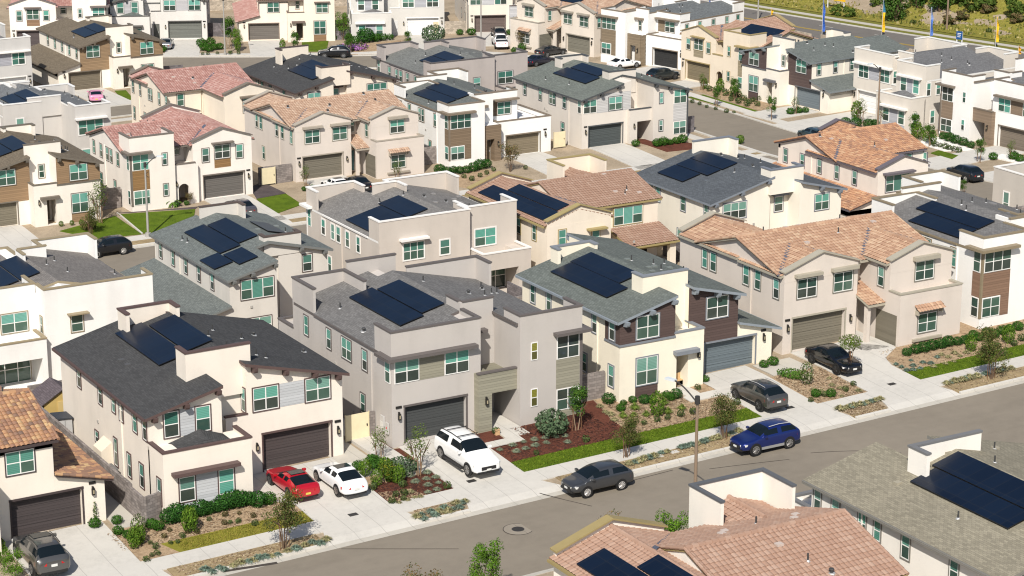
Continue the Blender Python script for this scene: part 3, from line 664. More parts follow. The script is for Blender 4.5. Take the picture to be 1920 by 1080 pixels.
def plan_D(H):
    s=H; s.wall.box(0,13,0,5.4,-1.6,6.0,s.mw); s.par(0,13,0,5.4,5.9,7.5,'FBLR'); s.roof.box(.2,12.8,.2,5.2,6.0,6.3,s.mr)
    s.win('B',5.4,8.6,10.4,4.1,5.7,2); s.win('R',13,1.6,2.4,3.2,5.4,1); s.win('B',5.4,2,4,4.1,5.7,2); s.awn('B',5.4,8.2,10.8,5.9); s.win('R',13,2.8,3.6,.8,2.4,1)
PL={'A':plan_A,'B':plan_B,'C':plan_C,'D':plan_D}
T_OR=((.33,.20,.135),(.40,.25,.168),(.45,.295,.2),(.51,.37,.255)); T_O2=((.25,.15,.11),(.39,.215,.13),(.47,.265,.155),(.52,.36,.23)); T_PK=((.33,.17,.145),(.38,.21,.18),(.43,.255,.22),(.50,.35,.31)); T_MV=((.34,.212,.155),(.365,.232,.17),(.39,.255,.19),(.43,.30,.23)); T_M2=tuple(sc(c,.88) for c in T_MV); T_RG=((.17,.12,.095),(.31,.175,.115),(.42,.235,.13),(.52,.37,.2)); T_BG=((.36,.235,.165),(.42,.285,.205),(.47,.33,.24),(.53,.41,.31))
CREAM=(.76,.69,.605); WHT=(.80,.785,.755)
def pal(wall,trim,door,roof=None,side=None,tile=None,**k):
    d=dict(wall=wall,trim=trim,door=door)
    if roof: d['roof']=roof
    if side: d['side']=side
    if tile: d['tile']=tile
    d.update(k); return d
WT=(.76,.74,.71)
CHAR=(.066,.066,.068); GRN=(.135,.15,.14); GRY=(.165,.16,.158); BRN=(.165,.135,.1); BLU=(.095,.105,.118)
HOUSES=[
# name,label,plan,style,mirror,yaw,u,v,pad,palette,solar,dim
('cream_house','cream house with mottled orange tile roof behind the dark grey SUV, bottom left','C','S',0,0,31.45,127.7,.2,pal((.76,.69,.6),(.06,.045,.045),(.055,.045,.045),tile=T_RG),[],0),
('cream_house','cream house with charcoal shingle roof, red and white cars on its driveway','B','C',0,0,49.1,127.33,.5,pal(CREAM,(.10,.065,.06),(.06,.048,.047),CHAR,(.42,.43,.44)),[('L',3.3,5.25,8.5,16.5),('L',5.4,7.3,8.9,15.5)],0),
('grey_house','grey stucco flat-fronted house with olive siding porch behind the big white SUV','A','M',0,0,66.81,129.62,.9,pal((.47,.435,.405),(.12,.105,.10),(.055,.058,.058),GRY,(.25,.235,.18)),[('L',2.75,4.6,5.0,12.9),('L',4.7,6.5,5.5,12.3)],1),
('cream_house','cream house with dark brown upper siding, blue grey garage door and green grey roof','C','C',0,0,84.42,129.83,1.2,pal((.81,.745,.61),(.20,.215,.24),(.115,.14,.155),GRN,(.085,.058,.052),fascia=(.24,.27,.3)),[('L',1.3,3.1,3.8,11.6),('L',3.15,5.0,5.1,11.8)],1),
('beige_house','beige house with two gables and an orange tile roof behind the black car','B','S',1,0,100.35,128.78,1.5,pal((.60,.535,.475),(.36,.33,.265),(.155,.138,.105),tile=T_OR,wtrim=(.2,.19,.16)),[],1),
('white_house','white flat-roofed house with brown corner siding at the right end of the front row','C','M',0,0,116.6,128.7,1.8,pal(WHT,(.235,.19,.125),(.1,.08,.06),GRY,(.2,.125,.085)),[('L',.5,2.3,3.4,9.5),('L',2.4,4.1,3.4,10.9)],1),
('white_house','white flat-roofed house with tan copings and open back patio, left of centre','A','M',1,180,65.4,185.0,-4.6,pal((.80,.785,.755),(.29,.235,.15),(.1,.08,.06),(.195,.18,.17),(.3,.25,.2),deep=1),[('L',3.1,4.9,4.0,9.7),('L',5.0,6.7,3.9,9.7)],0),
('grey_house','pale grey house with green grey roof carrying many separate solar panels','C','C',0,180,84.0,189.7,-4.5,pal((.60,.565,.515),(.10,.075,.065),(.1,.1,.1),(.15,.165,.16),None,fascia=(.17,.175,.17)),[('R',7.7,9.6,4.4,12.4),('R',5.8,7.6,4.9,11.8),('R',9.7,11.4,12.1,15.3),('R',7.85,9.6,13.0,16.4),('L',2.0,3.8,5.5,9.5)],0),
('taupe_house','taupe flat-fronted house with white copings and white window trim, back turned','A','M',0,180,103.1,190.4,-4.6,pal((.54,.485,.43),WT,(.1,.1,.1),(.2,.19,.182),None),[('R',10.3,13.9,7.3,12.0),('R',8.1,10.2,6.6,12.3)],0),
('cream_house','cream house with mauve tile roof and solar panels along its left eave, centre','A','S',1,180,118.9,188.7,-4.6,pal((.75,.67,.56),(.33,.265,.12),(.1,.09,.08),tile=T_M2),[('S',0.2,1.9,2.5,15.0),('S',2.0,3.3,5.0,14.0)],0),
('cream_house','cream house with a slate blue shingle roof and blue grey rafter tails, back turned','B','C',0,180,137.2,190.4,-4.8,pal((.775,.725,.63),(.17,.185,.215),(.1,.1,.1),BLU,None,fascia=(.2,.225,.26)),[('R',11.0,13.1,5.9,10.3),('R',9.3,10.9,5.9,11.3),('R',7.4,9.2,5.8,11.4)],0),
('cream_house','cream house with orange tile roof and second low tile roof on its left','C','S',0,180,155.6,193.4,-5.0,pal((.74,.67,.595),(.125,.11,.125),(.1,.1,.1),tile=T_O2),[],0),
('grey_house','grey house cut by the right edge, above the white brown-panelled front row house','D','M',0,180,165.6,167.6,-5.2,pal((.5,.46,.41),WT,(.1,.1,.1),(.3,.29,.27),None),[],0),
('cream_house','cream house with tan brown upper siding and olive brown roof at the left edge','C','C',1,0,66.3,223.9,-6.1,pal((.79,.735,.655),(.15,.13,.105),(.17,.15,.11),BRN,(.25,.165,.095)),[('R',5.9,7.6,4.6,10.0),('R',7.7,9.4,4.6,9.0)],0),
('pink_house','pale house with pink tile roof and arched entry beside the purple grey sedan','A','S',1,0,84.5,224.7,-6.1,pal((.78,.72,.655),(.165,.14,.12),(.12,.11,.1),side=(.24,.14,.06),tile=T_PK),[],1),
('beige_house','beige house with pale orange tiles and tiled window hood, white and black cars outside','B','S',1,0,105.2,224.96,-6.1,pal((.62,.555,.495),(.36,.32,.265),(.15,.135,.105),tile=T_BG,wtrim=(.3,.28,.22)),[],0),
('white_house','white flat-roofed house with brown stacked corner windows in the middle of the photo','C','M',0,0,123.2,225.6,-6.2,pal(WHT,(.2,.16,.12),(.19,.155,.105),(.14,.15,.143),(.185,.135,.09)),[('L',1.2,3.0,3.6,11.0),('L',3.1,4.9,3.6,11.4)],0),
('grey_house','warm grey gabled house with green grey roof and dark garage door at street corner','A','C',0,0,141.3,225.1,-6.2,pal((.62,.57,.51),(.07,.075,.08),(.065,.075,.075),(.15,.165,.15),(.47,.46,.45)),[('L',2.9,4.95,5.0,12.5),('L',5.1,6.8,5.7,12.0)],0),
('grey_house','light grey parapet house with a wide awning window, behind the brown roofed house at left','C','M',1,180,95.4,268.9,-7.3,pal((.53,.505,.475),(.72,.71,.69),(.1,.1,.1),(.165,.172,.18),None),[('L',2.0,3.6,6.2,12.0),('L',3.7,5.3,6.2,12.0)],0),
('cream_house','cream house with pink tile roof, further back of the two pink roofs together','C','S',1,180,116.9,270.9,-7.3,pal((.76,.68,.57),(.18,.15,.12),(.1,.1,.1),tile=T_PK),[],0),
('cream_house','cream house with a near black roof and tall plain parapet wall in the middle distance','B','C',1,180,130.8,270.2,-7.3,pal((.74,.66,.56),(.08,.06,.055),(.1,.1,.1),CHAR,None),[('L',3.0,4.8,9.5,16.6),('L',4.85,6.6,9.0,16.6)],0),
('taupe_house','dull taupe flat-fronted house with a grey roof right of the near black roof','A','M',0,180,148.8,265.7,-7.3,pal((.43,.385,.36),(.11,.10,.10),(.1,.1,.1),(.17,.175,.168),None),[('R',10.2,12.0,7.3,12.6),('R',8.3,10.1,7.3,12.6)],0),
('cream_house','cream house with brown upper siding and olive brown roof behind the pink sports car','C','C',1,0,102.4,296.3,-8.0,pal((.79,.735,.65),(.14,.115,.09),(.15,.125,.09),BRN,(.25,.17,.1)),[('R',7.7,9.5,4.5,10.0),('R',6.0,7.6,4.5,10.0)],0),
('grey_house','small grey corner of a flat-roofed house at the left edge, upper left','B','M',0,0,84.4,294.0,-8.0,pal((.5,.485,.465),WT,(.72,.71,.69),(.2,.2,.2),(.33,.33,.36)),[],0),
('cream_house','cream house with one gable and dark garage door in the top left corner','A','S',0,-24,106.9,331.9,-8.0,pal((.78,.73,.655),(.16,.13,.12),(.075,.06,.06),side=(.24,.15,.09),tile=T_PK),[],1),
('grey_house','pale grey gabled house behind the small silver car at the top','B','C',0,-25,121.3,328.5,-8.0,pal((.63,.605,.57),(.10,.095,.09),(.14,.145,.13),GRN,(.42,.41,.42)),[],0),
('cream_house','cream house with arched dark door and low pink tile roof at the top','C','S',1,-22,138.9,320.4,-8.0,pal((.75,.67,.57),(.16,.12,.1),(.14,.125,.11),side=(.24,.145,.08),tile=T_PK),[],0),
('grey_house','light grey flat-fronted house with a white garage door at the top','B','M',0,-24,154.1,312.7,-8.0,pal((.56,.54,.505),(.74,.73,.71),(.74,.735,.72),GRY,(.37,.375,.4)),[],0),
('cream_house','cream house with grey panel and mauve garage door behind the white pickup','A','M',0,-22,172.2,308.5,-7.9,pal((.70,.635,.55),(.10,.08,.075),(.125,.095,.085),GRY,(.45,.45,.46)),[],0),
('beige_house','beige two gable house with tile hood, turquoise door and solar panels, top centre','B','S',0,-78,170.5,293.1,-7.2,pal((.66,.59,.51),(.33,.3,.25),(.16,.15,.12),tile=T_BG),[('X',4.2,9.5,0,0)],1),
('white_house','white flat-roofed house with brown entry panel and open garage, top right of centre','C','M',0,-75,175.6,276.1,-6.8,pal((.80,.785,.755),(.2,.16,.12),(.03,.03,.03),(.14,.15,.155),(.2,.155,.105)),[],0),
('tan_house','tan house with arched entry, olive gable coping and solar panels on brown tiles','A','S',0,-82,175.2,256.6,-6.3,pal((.72,.625,.5),(.32,.25,.12),(.17,.14,.09),side=(.28,.235,.16),tile=T_MV),[('X',7.0,14.0,0,0)],1),
('cream_house','cream house with dark brown siding and a green grey roof facing the far side street','C','C',0,-84,176.0,242.3,-6.2,pal((.785,.73,.635),(.12,.12,.13),(.14,.165,.18),(.14,.155,.148),(.085,.06,.055),fascia=(.18,.2,.21)),[],0),
('taupe_house','pale taupe flat-roofed house with white garage door behind the brown lamp post','B','M',1,-85,179.3,228.0,-6.2,pal((.62,.57,.505),(.74,.73,.70),(.72,.71,.69),(.15,.15,.155),(.36,.365,.39)),[],0),
('white_house','white flat-roofed house with brown stacked windows and a brown porch beside the white gravel bed','A','M',1,-85,182.9,211.0,-6.2,pal((.80,.785,.755),(.17,.14,.11),(.17,.14,.11),(.15,.15,.155),(.21,.155,.11)),[],0),
('white_house','white house at the right edge beyond the brown porch, only its roof in view','B','M',1,-85,184.6,194.0,-6.2,pal((.80,.785,.755),(.17,.14,.11),(.17,.14,.11),(.15,.15,.155),(.21,.155,.11)),[],0),
('cream_house','cream house with mauve barrel tile roof and box parapet at the bottom edge','A','S',1,180,73.35,97.9,.8,pal((.80,.75,.67),(.30,.235,.105),(.1,.1,.1),tile=T_MV,cap=(.10,.105,.115)),[('S',0.2,1.9,3.0,15.0),('S',2.0,3.3,6.0,14.0)],0),
('white_house','white walled house with a brown grey shingle roof and large solar array, bottom right corner','B','C',1,180,92.2,101.4,.8,pal((.80,.76,.7),(.20,.19,.17),(.1,.1,.1),(.26,.235,.18),None,cap=(.16,.16,.165),pop=(3.9,9.1,6.0,7.6,5.5,8.5)),[('L',3.1,4.9,7.2,15.3),('L',5.0,6.9,6.8,15.3)],0),
]
def make_house(a):
    name,label,plan,sty,mir,yaw,u,v,pad,pl_,sol,dim=a
    H=House(name,label,plan,sty,mir,yaw,u,v,pad,pl_,dim); PL[plan](H)
    for q in sol:
        if q[0] in 'LR': H.solar(*q)
        elif q[0]=='S':   # on the left wing gable of the tiled plan
            m=MB(H.T); f=lambda x: 6.0+.31*(x+.3)+.2
            x0,x1,y0,y1=q[1:]
            m.slab([(x0,y0,f(x0)),(x1,y0,f(x1)),(x1,y1,f(x1)),(x0,y1,f(x0))],.05,solar(),plain((.012,.012,.014),.4,.5)); m.build('solar_panel',H.root)
        else:             # on the front slope of the main cross ridge
            c,hf,ze=(9.1,5.1,6.05) if plan=='B' else (6.95,5.1,6.05)
            f=lambda y: ze+.31*(y-(c-hf-.3))+.2
            ya=c-3.6; yb=c-1.9
            for y0,y1,x0,x1 in ((ya,yb-.05,q[1],q[2]-1),(yb,c-.25,q[1]+.6,q[2])):
                m=MB(H.T); m.slab([(x0,y0,f(y0)),(x1,y0,f(y0)),(x1,y1,f(y1)),(x0,y1,f(y1))],.05,solar(),plain((.012,.012,.014),.4,.5)); m.build('solar_panel',H.root)
    r=H.rnd; D={'A':15,'B':16,'C':13,'D':5}[plan]; pts=[]
    if plan=='D': pass
    elif sty!='S':
        boxes=[(q[1]-.4,q[2]+.4,q[3]-.4,q[4]+.4) for q in sol]
        n=0
        while n<13:
            x=r.uniform(.6,H.WX-.6); y=r.uniform(4.6,D-3)
            if any(b[0]<x<b[1] and b[2]<y<b[3] for b in boxes): n+=.3; continue
            if abs(x-H.WX/2)<.4: continue
            pts.append((x,y,r.choice((0,0,0,1,1,1,2)))); n+=1
        H.clutter(pts)
    else:
        H.vm=plain((.5,.42,.37),.7)
        c,hf,ze=(9.1,5.1,6.05) if plan=='B' else ((6.95,5.1,6.05) if plan=='A' else (6.6,5.0,6.0))
        for k in range(9):
            y=r.uniform(c-hf+1.2,c+hf-1.0); x=r.uniform(1.5 if plan!='A' else 7.5,H.WX-1)
            z=ze+.31*(hf+.3-abs(y-c))+.06; H.vent(x,y,z,r.choice((0,1,1,1,2)))
    return H.finish()
HR=[make_house(a) for a in HOUSES]
# ------------------------------------------------------------------ ground, streets, pavements
def struct(o): o['kind']='structure'; return o
def grid_mesh(name,us,vs,zf,mat,smooth=True):
    v=[(u,w,zf(u,w)) for w in vs for u in us]; n=len(us); f=[]
    for j in range(len(vs)-1):
        for i in range(n-1): a=j*n+i; f.append((a,a+1,a+n+1,a+n))
    me=bpy.data.meshes.new(name); me.from_pydata(v,[],f); me.materials.append(mat)
    if smooth: me.polygons.foreach_set('use_smooth',[True]*len(f))
    o=bpy.data.objects.new(name,me); COL.objects.link(o); return struct(o)
DIRT=ground((.33,.265,.19),(.24,.19,.13),.4,.5,6.0)
TANM=ground((.36,.26,.165),(.21,.14,.085),1.6,1.0,8.0)
REDM=ground((.115,.042,.028),(.06,.024,.018),.8,1.0,9.0)
LAWN=ground((.085,.13,.010),(.045,.08,.007),.9,.9,9.0)
LAWNY=ground((.20,.185,.03),(.15,.15,.02),.5,.6,12.0)
STRIPM=ground((.29,.22,.125),(.2,.15,.085),.9,.9,8.0)
WGRAV=ground((.78,.75,.7),(.6,.57,.52),2.0,.8,9.0)
DPAV=ground((.085,.07,.07),(.06,.05,.05),1.0,.3,6.0)
ASP=asphalt(); CON=concrete(CONC); CON2=concrete((.47,.44,.385))
us=[-120+6*i for i in range(20)]+[2.0*i for i in range(0,130)]+[262+6*i for i in range(30)]
vs=sorted(set([40+4*i for i in range(14)]+[k for k,_ in KN if 96<k<330]+[96+2*i for i in range(112)]+[322+6*i for i in range(60)]))
grid_mesh('ground',us,vs,h,DIRT)
def sheet(name,q,off,mat,skirt=.25,step=.6):
    """quad (u,v)x4 (or with a 3rd value: own offset) draped on the terrain"""
    q=[(p[0],p[1],p[2] if len(p)>2 else off) for p in q]
    L1=max(math.dist(q[0][:2],q[1][:2]),math.dist(q[3][:2],q[2][:2])); L2=max(math.dist(q[0][:2],q[3][:2]),math.dist(q[1][:2],q[2][:2]))
    n=max(1,min(120,round(L1/step))); m=max(1,min(60,round(L2/step)))
    g=[]
    for j in range(m+1):
        for i in range(n+1):
            a=i/n;b=j/m
            p=[(q[0][k]*(1-a)+q[1][k]*a)*(1-b)+(q[3][k]*(1-a)+q[2][k]*a)*b for k in range(3)]
            g.append((p[0],p[1],h(p[0],p[1])+p[2]))
    f=[]
    for j in range(m):
        for i in range(n): a=j*(n+1)+i; f.append((a,a+1,a+n+2,a+n+1))
    if skirt:
        ring=[i for i in range(n+1)]+[(j+1)*(n+1)-1 for j in range(1,m+1)]+[m*(n+1)+i for i in range(n-1,-1,-1)]+[j*(n+1) for j in range(m-1,0,-1)]
        b0=len(g)
        for r in ring: x,y,z=g[r]; g.append((x,y,z-skirt))
        for k in range(len(ring)): k2=(k+1)%len(ring); f.append((ring[k2],ring[k],b0+k,b0+k2))
    me=bpy.data.meshes.new(name); me.from_pydata(g,[],f); me.materials.append(mat)
    o=bpy.data.objects.new(name,me); COL.objects.link(o); return struct(o)
def rect(name,u0,u1,v0,v1,off,mat,**k): return sheet(name,[(u0,v0),(u1,v0),(u1,v1),(u0,v1)],off,mat,**k)
def strip(name,pts,hw,off,mat,shift=0,skirt=.25):
    """band along a polyline, shifted sideways (left positive)"""
    P=[Vector(p) for p in pts]; Q=[]
    for i in range(len(P)-1):
        n=max(1,round((P[i+1]-P[i]).length/2.0))
        for k in range(n): Q.append(P[i].lerp(P[i+1],k/n))
    Q.append(P[-1])
    for _ in range(6): Q=[Q[0]]+[(Q[i-1]+Q[i]*2+Q[i+1])/4 for i in range(1,len(Q)-1)]+[Q[-1]]
    g=[];f=[];m=6 if hw>2 else 1
    for i,p in enumerate(Q):
        t=(Q[min(i+1,len(Q)-1)]-Q[max(i-1,0)]).normalized(); nn=Vector((-t.y,t.x))
        for k in range(m+1):
            w=p+nn*(shift+hw*(1-2*k/m)); g.append((w.x,w.y,h(w.x,w.y)+off))
        if skirt:
            for k in (0,m): x,y,z=g[i*(m+3)+k]; g.append((x,y,z-skirt))
    w=m+3 if skirt else m+1
    for i in range(len(Q)-1):
        a=i*w;b=a+w
        for k in range(m): f.append((a+k,a+k+1,b+k+1,b+k))
        if skirt: f.append((a,b,b+m+1,a+m+1)); f.append((a+m,a+m+2,b+m+2,b+m))
    me=bpy.data.meshes.new(name); me.from_pydata(g,[],f); me.materials.append(mat)
    o=bpy.data.objects.new(name,me); COL.objects.link(o)
    bm=bmesh.new(); bm.from_mesh(me); bmesh.ops.recalc_face_normals(bm,faces=bm.faces)
    if sum(fc.normal.z for fc in bm.faces)<0: bmesh.ops.reverse_faces(bm,faces=bm.faces)
    bm.to_mesh(me); bm.free()
    return struct(o)
# front street
rect('road',-30,170,109.0,118.6,.025,ASP,step=1.2); rect('gutter',-30,170,118.6,119.2,.03,CON2,step=.6); rect('gutter',-30,170,108.5,109.0,.03,CON2,step=.6)
APR=[(37.5,46.6,39.2,46.0),(56.4,63.3,57.2,62.5),(66.4,73.8,67.2,72.4),(90.9,97.3,91.7,96.55),(100.3,106.7,101.1,105.9),(133,141,134,140)]
last=-30
for a0,a1,d0,d1 in APR+[(170,170,0,0)]:
    rect('kerb',last,a0,119.2,119.42,.16,CON,step=.5,skirt=.3); rect('planting_strip',last,a0,119.43,121.0,.06,STRIPM,step=.5)
    last=a1
for a0,a1,d0,d1 in APR:
    sheet('driveway_apron',[(a0,119.2,.035),(a1,119.2,.035),(d1+.25,121.0,.08),(d0-.25,121.0,.08)],.05,CON,step=.4)
last=-30
rect('sidewalk',-30,170,121.0,122.72,.08,CON,step=.6)
rect('sidewalk',-30,170,105.6,107.3,.08,CON,step=.6); rect('lawn',-30,170,103.9,105.6,.06,LAWN)
for x in [1.9*i for i in range(-15,89)]: pass
rect('driveway',39.2,45.6,122.72,129.4,.075,CON); rect('path',46.05,47.6,127.7,145,.055,CON2)
rect('driveway',57.2,62.5,122.72,131.3,.075,CON); sheet('driveway',[(55.3,127.6),(57.2,125.6),(57.2,131.3),(55.2,131.3)],.07,CON); rect('path',62.52,64.7,127.2,136,.06,CON2)
rect('driveway',67.2,72.45,122.72,130.6,.075,CON); rect('path',72.47,75.2,127.3,128.15,.08,CON); rect('path',74.2,76.1,128.15,133.0,.085,CON)
sheet('path',[(64.95,126.9,.3),(66.5,126.9,.3),(66.5,139,.12),(64.95,139,.12)],.2,CON,skirt=.6)
sheet('path',[(63.9,125.9,.06),(67.2,125.9,.06),(67.2,127.0,.06),(64.9,127.0,.1)],.06,CON2)
rect('driveway',91.75,96.55,122.72,131.5,.075,CON); sheet('driveway',[(91.75,127.2),(92.3,127.2),(92.9,131.5),(91.75,131.4)],.07,CON); rect('path',88.9,91.73,127.4,128.4,.08,CON); rect('path',89.2,90.4,128.4,130.2,.085,CON)
rect('path',97.0,100.4,128.6,131.2,.06,CON2)
rect('driveway',101.1,105.9,122.72,132.0,.075,CON); sheet('driveway',[(105.9,126.0),(106.4,127.4),(108.6,128.8),(105.9,131.9)],.07,CON); rect('driveway',105.92,108.6,129.0,134,.07,CON)
# front beds and lawns
rect('mulch_bed',45.65,57.15,124.45,127.6,.05,TANM); sheet('mulch_bed',[(45.65,122.74),(49.0,122.74),(47.6,124.42),(45.65,124.42)],.05,TANM); rect('mulch_bed',57.0,57.15,124,127,.04,TANM)
sheet('mulch_bed',[(52,127.4),(57.15,125.3),(55.3,127.6),(55.2,129.2)],.045,TANM)
sheet('lawn',[(48.2,122.74),(57.15,122.74),(57.15,124.43),(47.6,124.43)],.07,LAWNY)
rect('mulch_bed',62.55,67.15,122.74,125.85,.05,REDM); rect('mulch_bed',66.7,68.0,128.2,130.4,.04,REDM); rect('mulch_bed',66.45,66.78,130.6,136,.06,REDM); rect('mulch_bed',62.6,63.8,125.85,127.15,.045,TANM)
sheet('mulch_bed',[(62.6,122.76),(65.2,122.76),(64.6,124.2),(62.6,124.6)],.055,TANM)
rect('mulch_bed',72.5,76.9,124.55,127.25,.05,REDM); rect('mulch_bed',75.25,81.4,127.25,129.55,.05,REDM); rect('mulch_bed',76.9,82.2,124.55,127.25,.05,REDM); sheet('mulch_bed',[(81.4,127.25),(82.2,127.25),(83.2,131.3),(81.4,131.3)],.05,REDM); rect('mulch_bed',72.6,74.1,128.2,129.9,.05,REDM)
rect('lawn',72.5,91.7,122.74,124.53,.07,LAWN)
rect('mulch_bed',82.22,91.7,124.55,127.3,.045,TANM); sheet('mulch_bed',[(82.3,127.3),(88.85,127.3),(88.85,129.8),(83.3,131.3)],.045,TANM); rect('mulch_bed',90.5,92.2,128.45,131.2,.05,TANM)
rect('mulch_bed',96.6,101.05,122.74,128.5,.05,TANM); rect('lawn',105.95,133.5,122.74,124.53,.07,LAWN); rect('mulch_bed',106.4,133.5,124.55,128.75,.05,TANM); rect('mulch_bed',114.7,117.0,128.75,131.5,.05,TANM)
# second street and the row behind
rect('road',-20,160.5,203.5,212.8,.03,ASP,step=1.5); rect('gutter',-20,159,212.8,213.3,.035,CON2); rect('kerb',-20,159,213.3,213.52,.17,CON,skirt=.3); rect('planting_strip',-20,158.6,213.55,214.9,.05,STRIPM); rect('sidewalk',-20,158.6,214.9,216.4,.09,CON); rect('kerb',-20,158,203.0,203.3,.15,CON); rect('sidewalk',-20,157,200.0,201.6,.09,CON)
S34=[(92,329),(122.4,311),(136,302.8),(147,297.3),(156,292.5),(162.3,285),(163.8,275),(163.8,243),(163.9,213),(165.5,190),(169,172)]
strip('road',S34,4.9,.05,ASP); 
for sd in (1,-1):
    strip('kerb',S34,.2,.17,CON,sd*5.1); strip('sidewalk',S34,.75,.1,CON,sd*7.2)
rect('road',55,119,276.5,284.8,.03,ASP,step=1.5); rect('kerb',55,117,284.8,285.05,.16,CON); rect('sidewalk',55,116,286.3,287.8,.08,CON); rect('kerb',55,117,276.2,276.5,.16,CON); rect('sidewalk',55,116,273.2,274.7,.08,CON)
VERGE=ground((.15,.15,.03),(.22,.18,.06),.5,.8,6.0)
fc=lambda v: 224.1+(296.1-v)*.108
MR=[(fc(v)-7.3,v) for v in range(120,480,20)]
strip('road',MR,7.1,.04,concrete((.16,.145,.13)),0); strip('kerb',MR,.2,.18,CON,-7.2); strip('kerb',MR,.2,.18,CON,7.2); strip('grass_verge',MR,.9,.1,VERGE,-8.4); strip('sidewalk',MR,.6,.12,CON2,-10.2); strip('grass_verge',MR,.7,.1,VERGE,-11.8); strip('sidewalk',MR,.8,.12,CON2,9.4)
YEL=plain((.55,.36,.03),.7); WHM=plain((.6,.58,.54),.7)
strip('road_marking',MR,.09,.06,YEL,-.2,0); strip('road_marking',MR,.09,.06,YEL,.2,0)
for k in range(24):
    v=150+k*12
    for sh in (-3.6,3.6): strip('road_marking',[(fc(v)-7.3-sh,v),(fc(v+3)-7.3-sh,v+3)],.08,.06,WHM,0,0)
# driveways of the houses further back
def drive(i,x0,x1,y0,L=11.6):
    a=HOUSES[i]; plan,mir,yaw,u,v=a[2],a[4],R(a[5]),a[6],a[7]
    if mir: x0,x1=WID[plan]-x1,WID[plan]-x0
    T=lambda x,y:(u+x*math.cos(yaw)-y*math.sin(yaw),v+x*math.sin(yaw)+y*math.cos(yaw))
    return sheet('driveway',[T(x0,-L+y0),T(x1,-L+y0),T(x1,y0),T(x0,y0)],.09,CON,step=.8),T
GX={'A':(.9,5.8,1.0),'B':(8.5,13.6,4.0),'C':(8.3,13.2,1.6)}
DL={13:12.2,14:12.3,15:14.9,16:13.8,17:12.9,22:13.2,23:13.3,29:9.0,30:8.0,31:7.2,32:8.7,33:14.4,34:15.0,35:18}
for i in range(13,36):
    if HOUSES[i][5]==180: continue
    x0,x1,y=GX[HOUSES[i][2]]; drive(i,x0,x1,y,DL.get(i,13 if HOUSES[i][2]!='B' else 14.5))
# lawns and beds further back (photographed patches)
def patch(name,q,off,mat): return sheet(name,q,off,mat,step=.8)
patch('lawn',[(75.32,221.49),(82.32,224.06),(82.41,216.83),(77.81,217.38)],.07,LAWN); patch('lawn',[(82.84,224.48),(90.78,222.68),(87.70,216.21),(82.69,217.02)],.07,LAWN)
patch('paving',[(82.80,225.31),(84.53,224.53),(91.47,223.46),(90.85,222.87)],.06,DPAV); patch('edging',[(82.90,225.25),(83.02,225.18),(82.59,216.86),(82.40,216.75)],.12,CON)
patch('lawn',[(98.18,223.33),(101.89,223.83),(101.69,219.34),(97.63,217.33)],.07,LAWN); patch('paving',[(99.72,228.62),(101.98,230.23),(101.98,224.02),(98.26,223.52)],.06,DPAV)
patch('lawn',[(132.82,172.50),(135.47,170.90),(134.25,169.33),(131.63,170.92)],.05,LAWN) if False else None
patch('lawn',[(169.72,245.46),(172.40,245.90),(172.46,233.40),(170.80,232.50)],.08,LAWN); patch('mulch_bed',[(173.21,248.68),(181.14,248.21),(176.94,236.53),(172.65,233.67)],.06,TANM)
patch('lawn',[(175.39,203.57),(177.14,204.21),(177.13,200.71),(175.17,199.55)],.1,LAWN); patch('gravel_bed',[(177.69,208.54),(182.42,212.21),(180.82,201.86),(177.47,203.65)],.08,WGRAV); patch('gravel_bed',[(179.71,198.02),(182.04,198.62),(182.57,193.80),(180.31,192.21)],.1,WGRAV)
patch('lawn',[(147.38,316.36),(151.43,315.44),(147.22,307.49),(144.10,309.41)],.08,LAWN); patch('lawn',[(109.24,295.08),(110.68,294.64),(109.30,288.11),(107.94,288.51)],.08,LAWN); patch('lawn',[(121.69,301.65),(124.55,300.37),(122.82,296.27),(120.27,297.83)],.08,LAWN)
patch('mulch_bed',[(148.73,227.84),(152.98,225.56),(155.97,219.78),(149.51,220.39)],.06,REDM); patch('mulch_bed',[(118.66,220.13),(126.22,223.86),(128.60,217.72),(122.94,214.48)],.06,TANM); patch('mulch_bed',[(149.16,310.02),(161.40,309.27),(152.40,302.29),(147.74,303.52)],.06,TANM)
for a in ((.0,40.0,229.6),): pass
# hillside beyond the main road
def hz(u,v):
    n=noise.noise(Vector((u*.09,v*.09,0)))*.7+noise.noise(Vector((u*.35,v*.35,3)))*.25
    d=u-(fc(v)+5.4); return h(u,v)+.14+n*sm(d/8)*1.0
def hillmat():
    t=NT('hillside_scrub'); p=t.pos(); a=t.noise(p,.05,5,.6); b=t.noise(t.scale(p,.6,1.4,1),.8,5,.7); f=t.noise(p,3,4,.75)
    k=t.math('ADD',t.math('MULTIPLY',a,.28),t.math('ADD',t.math('MULTIPLY',b,.34),t.math('MULTIPLY',f,.38)))
    t.col(t.ramp(k,(.33,(.42,.36,.26)),(.41,(.33,.28,.11)),(.49,(.27,.24,.05)),(.56,(.21,.2,.04)),(.63,(.33,.28,.1)),(.7,(.16,.16,.04)))); t.bump(t.math('ADD',b,f),.9,.25); return t.set(.95,.05)
HM=hillmat()
vv=[120+2.5*i for i in range(130)]; g=[];f=[]
ds=[1.5*i for i in range(20)]+[30+4*i for i in range(35)]
for v in vv:
    for d in ds: u=fc(v)+5.4+d; g.append((u,v,hz(u,v)))
n=len(ds)
for j in range(len(vv)-1):
    for i in range(n-1): a=j*n+i; f.append((a,a+1,a+n+1,a+n))
me=bpy.data.meshes.new('hillside'); me.from_pydata(g,[],f); me.materials.append(HM); me.polygons.foreach_set('use_smooth',[True]*len(f))
struct_o=bpy.data.objects.new('hillside',me); COL.objects.link(struct_o); struct(struct_o)
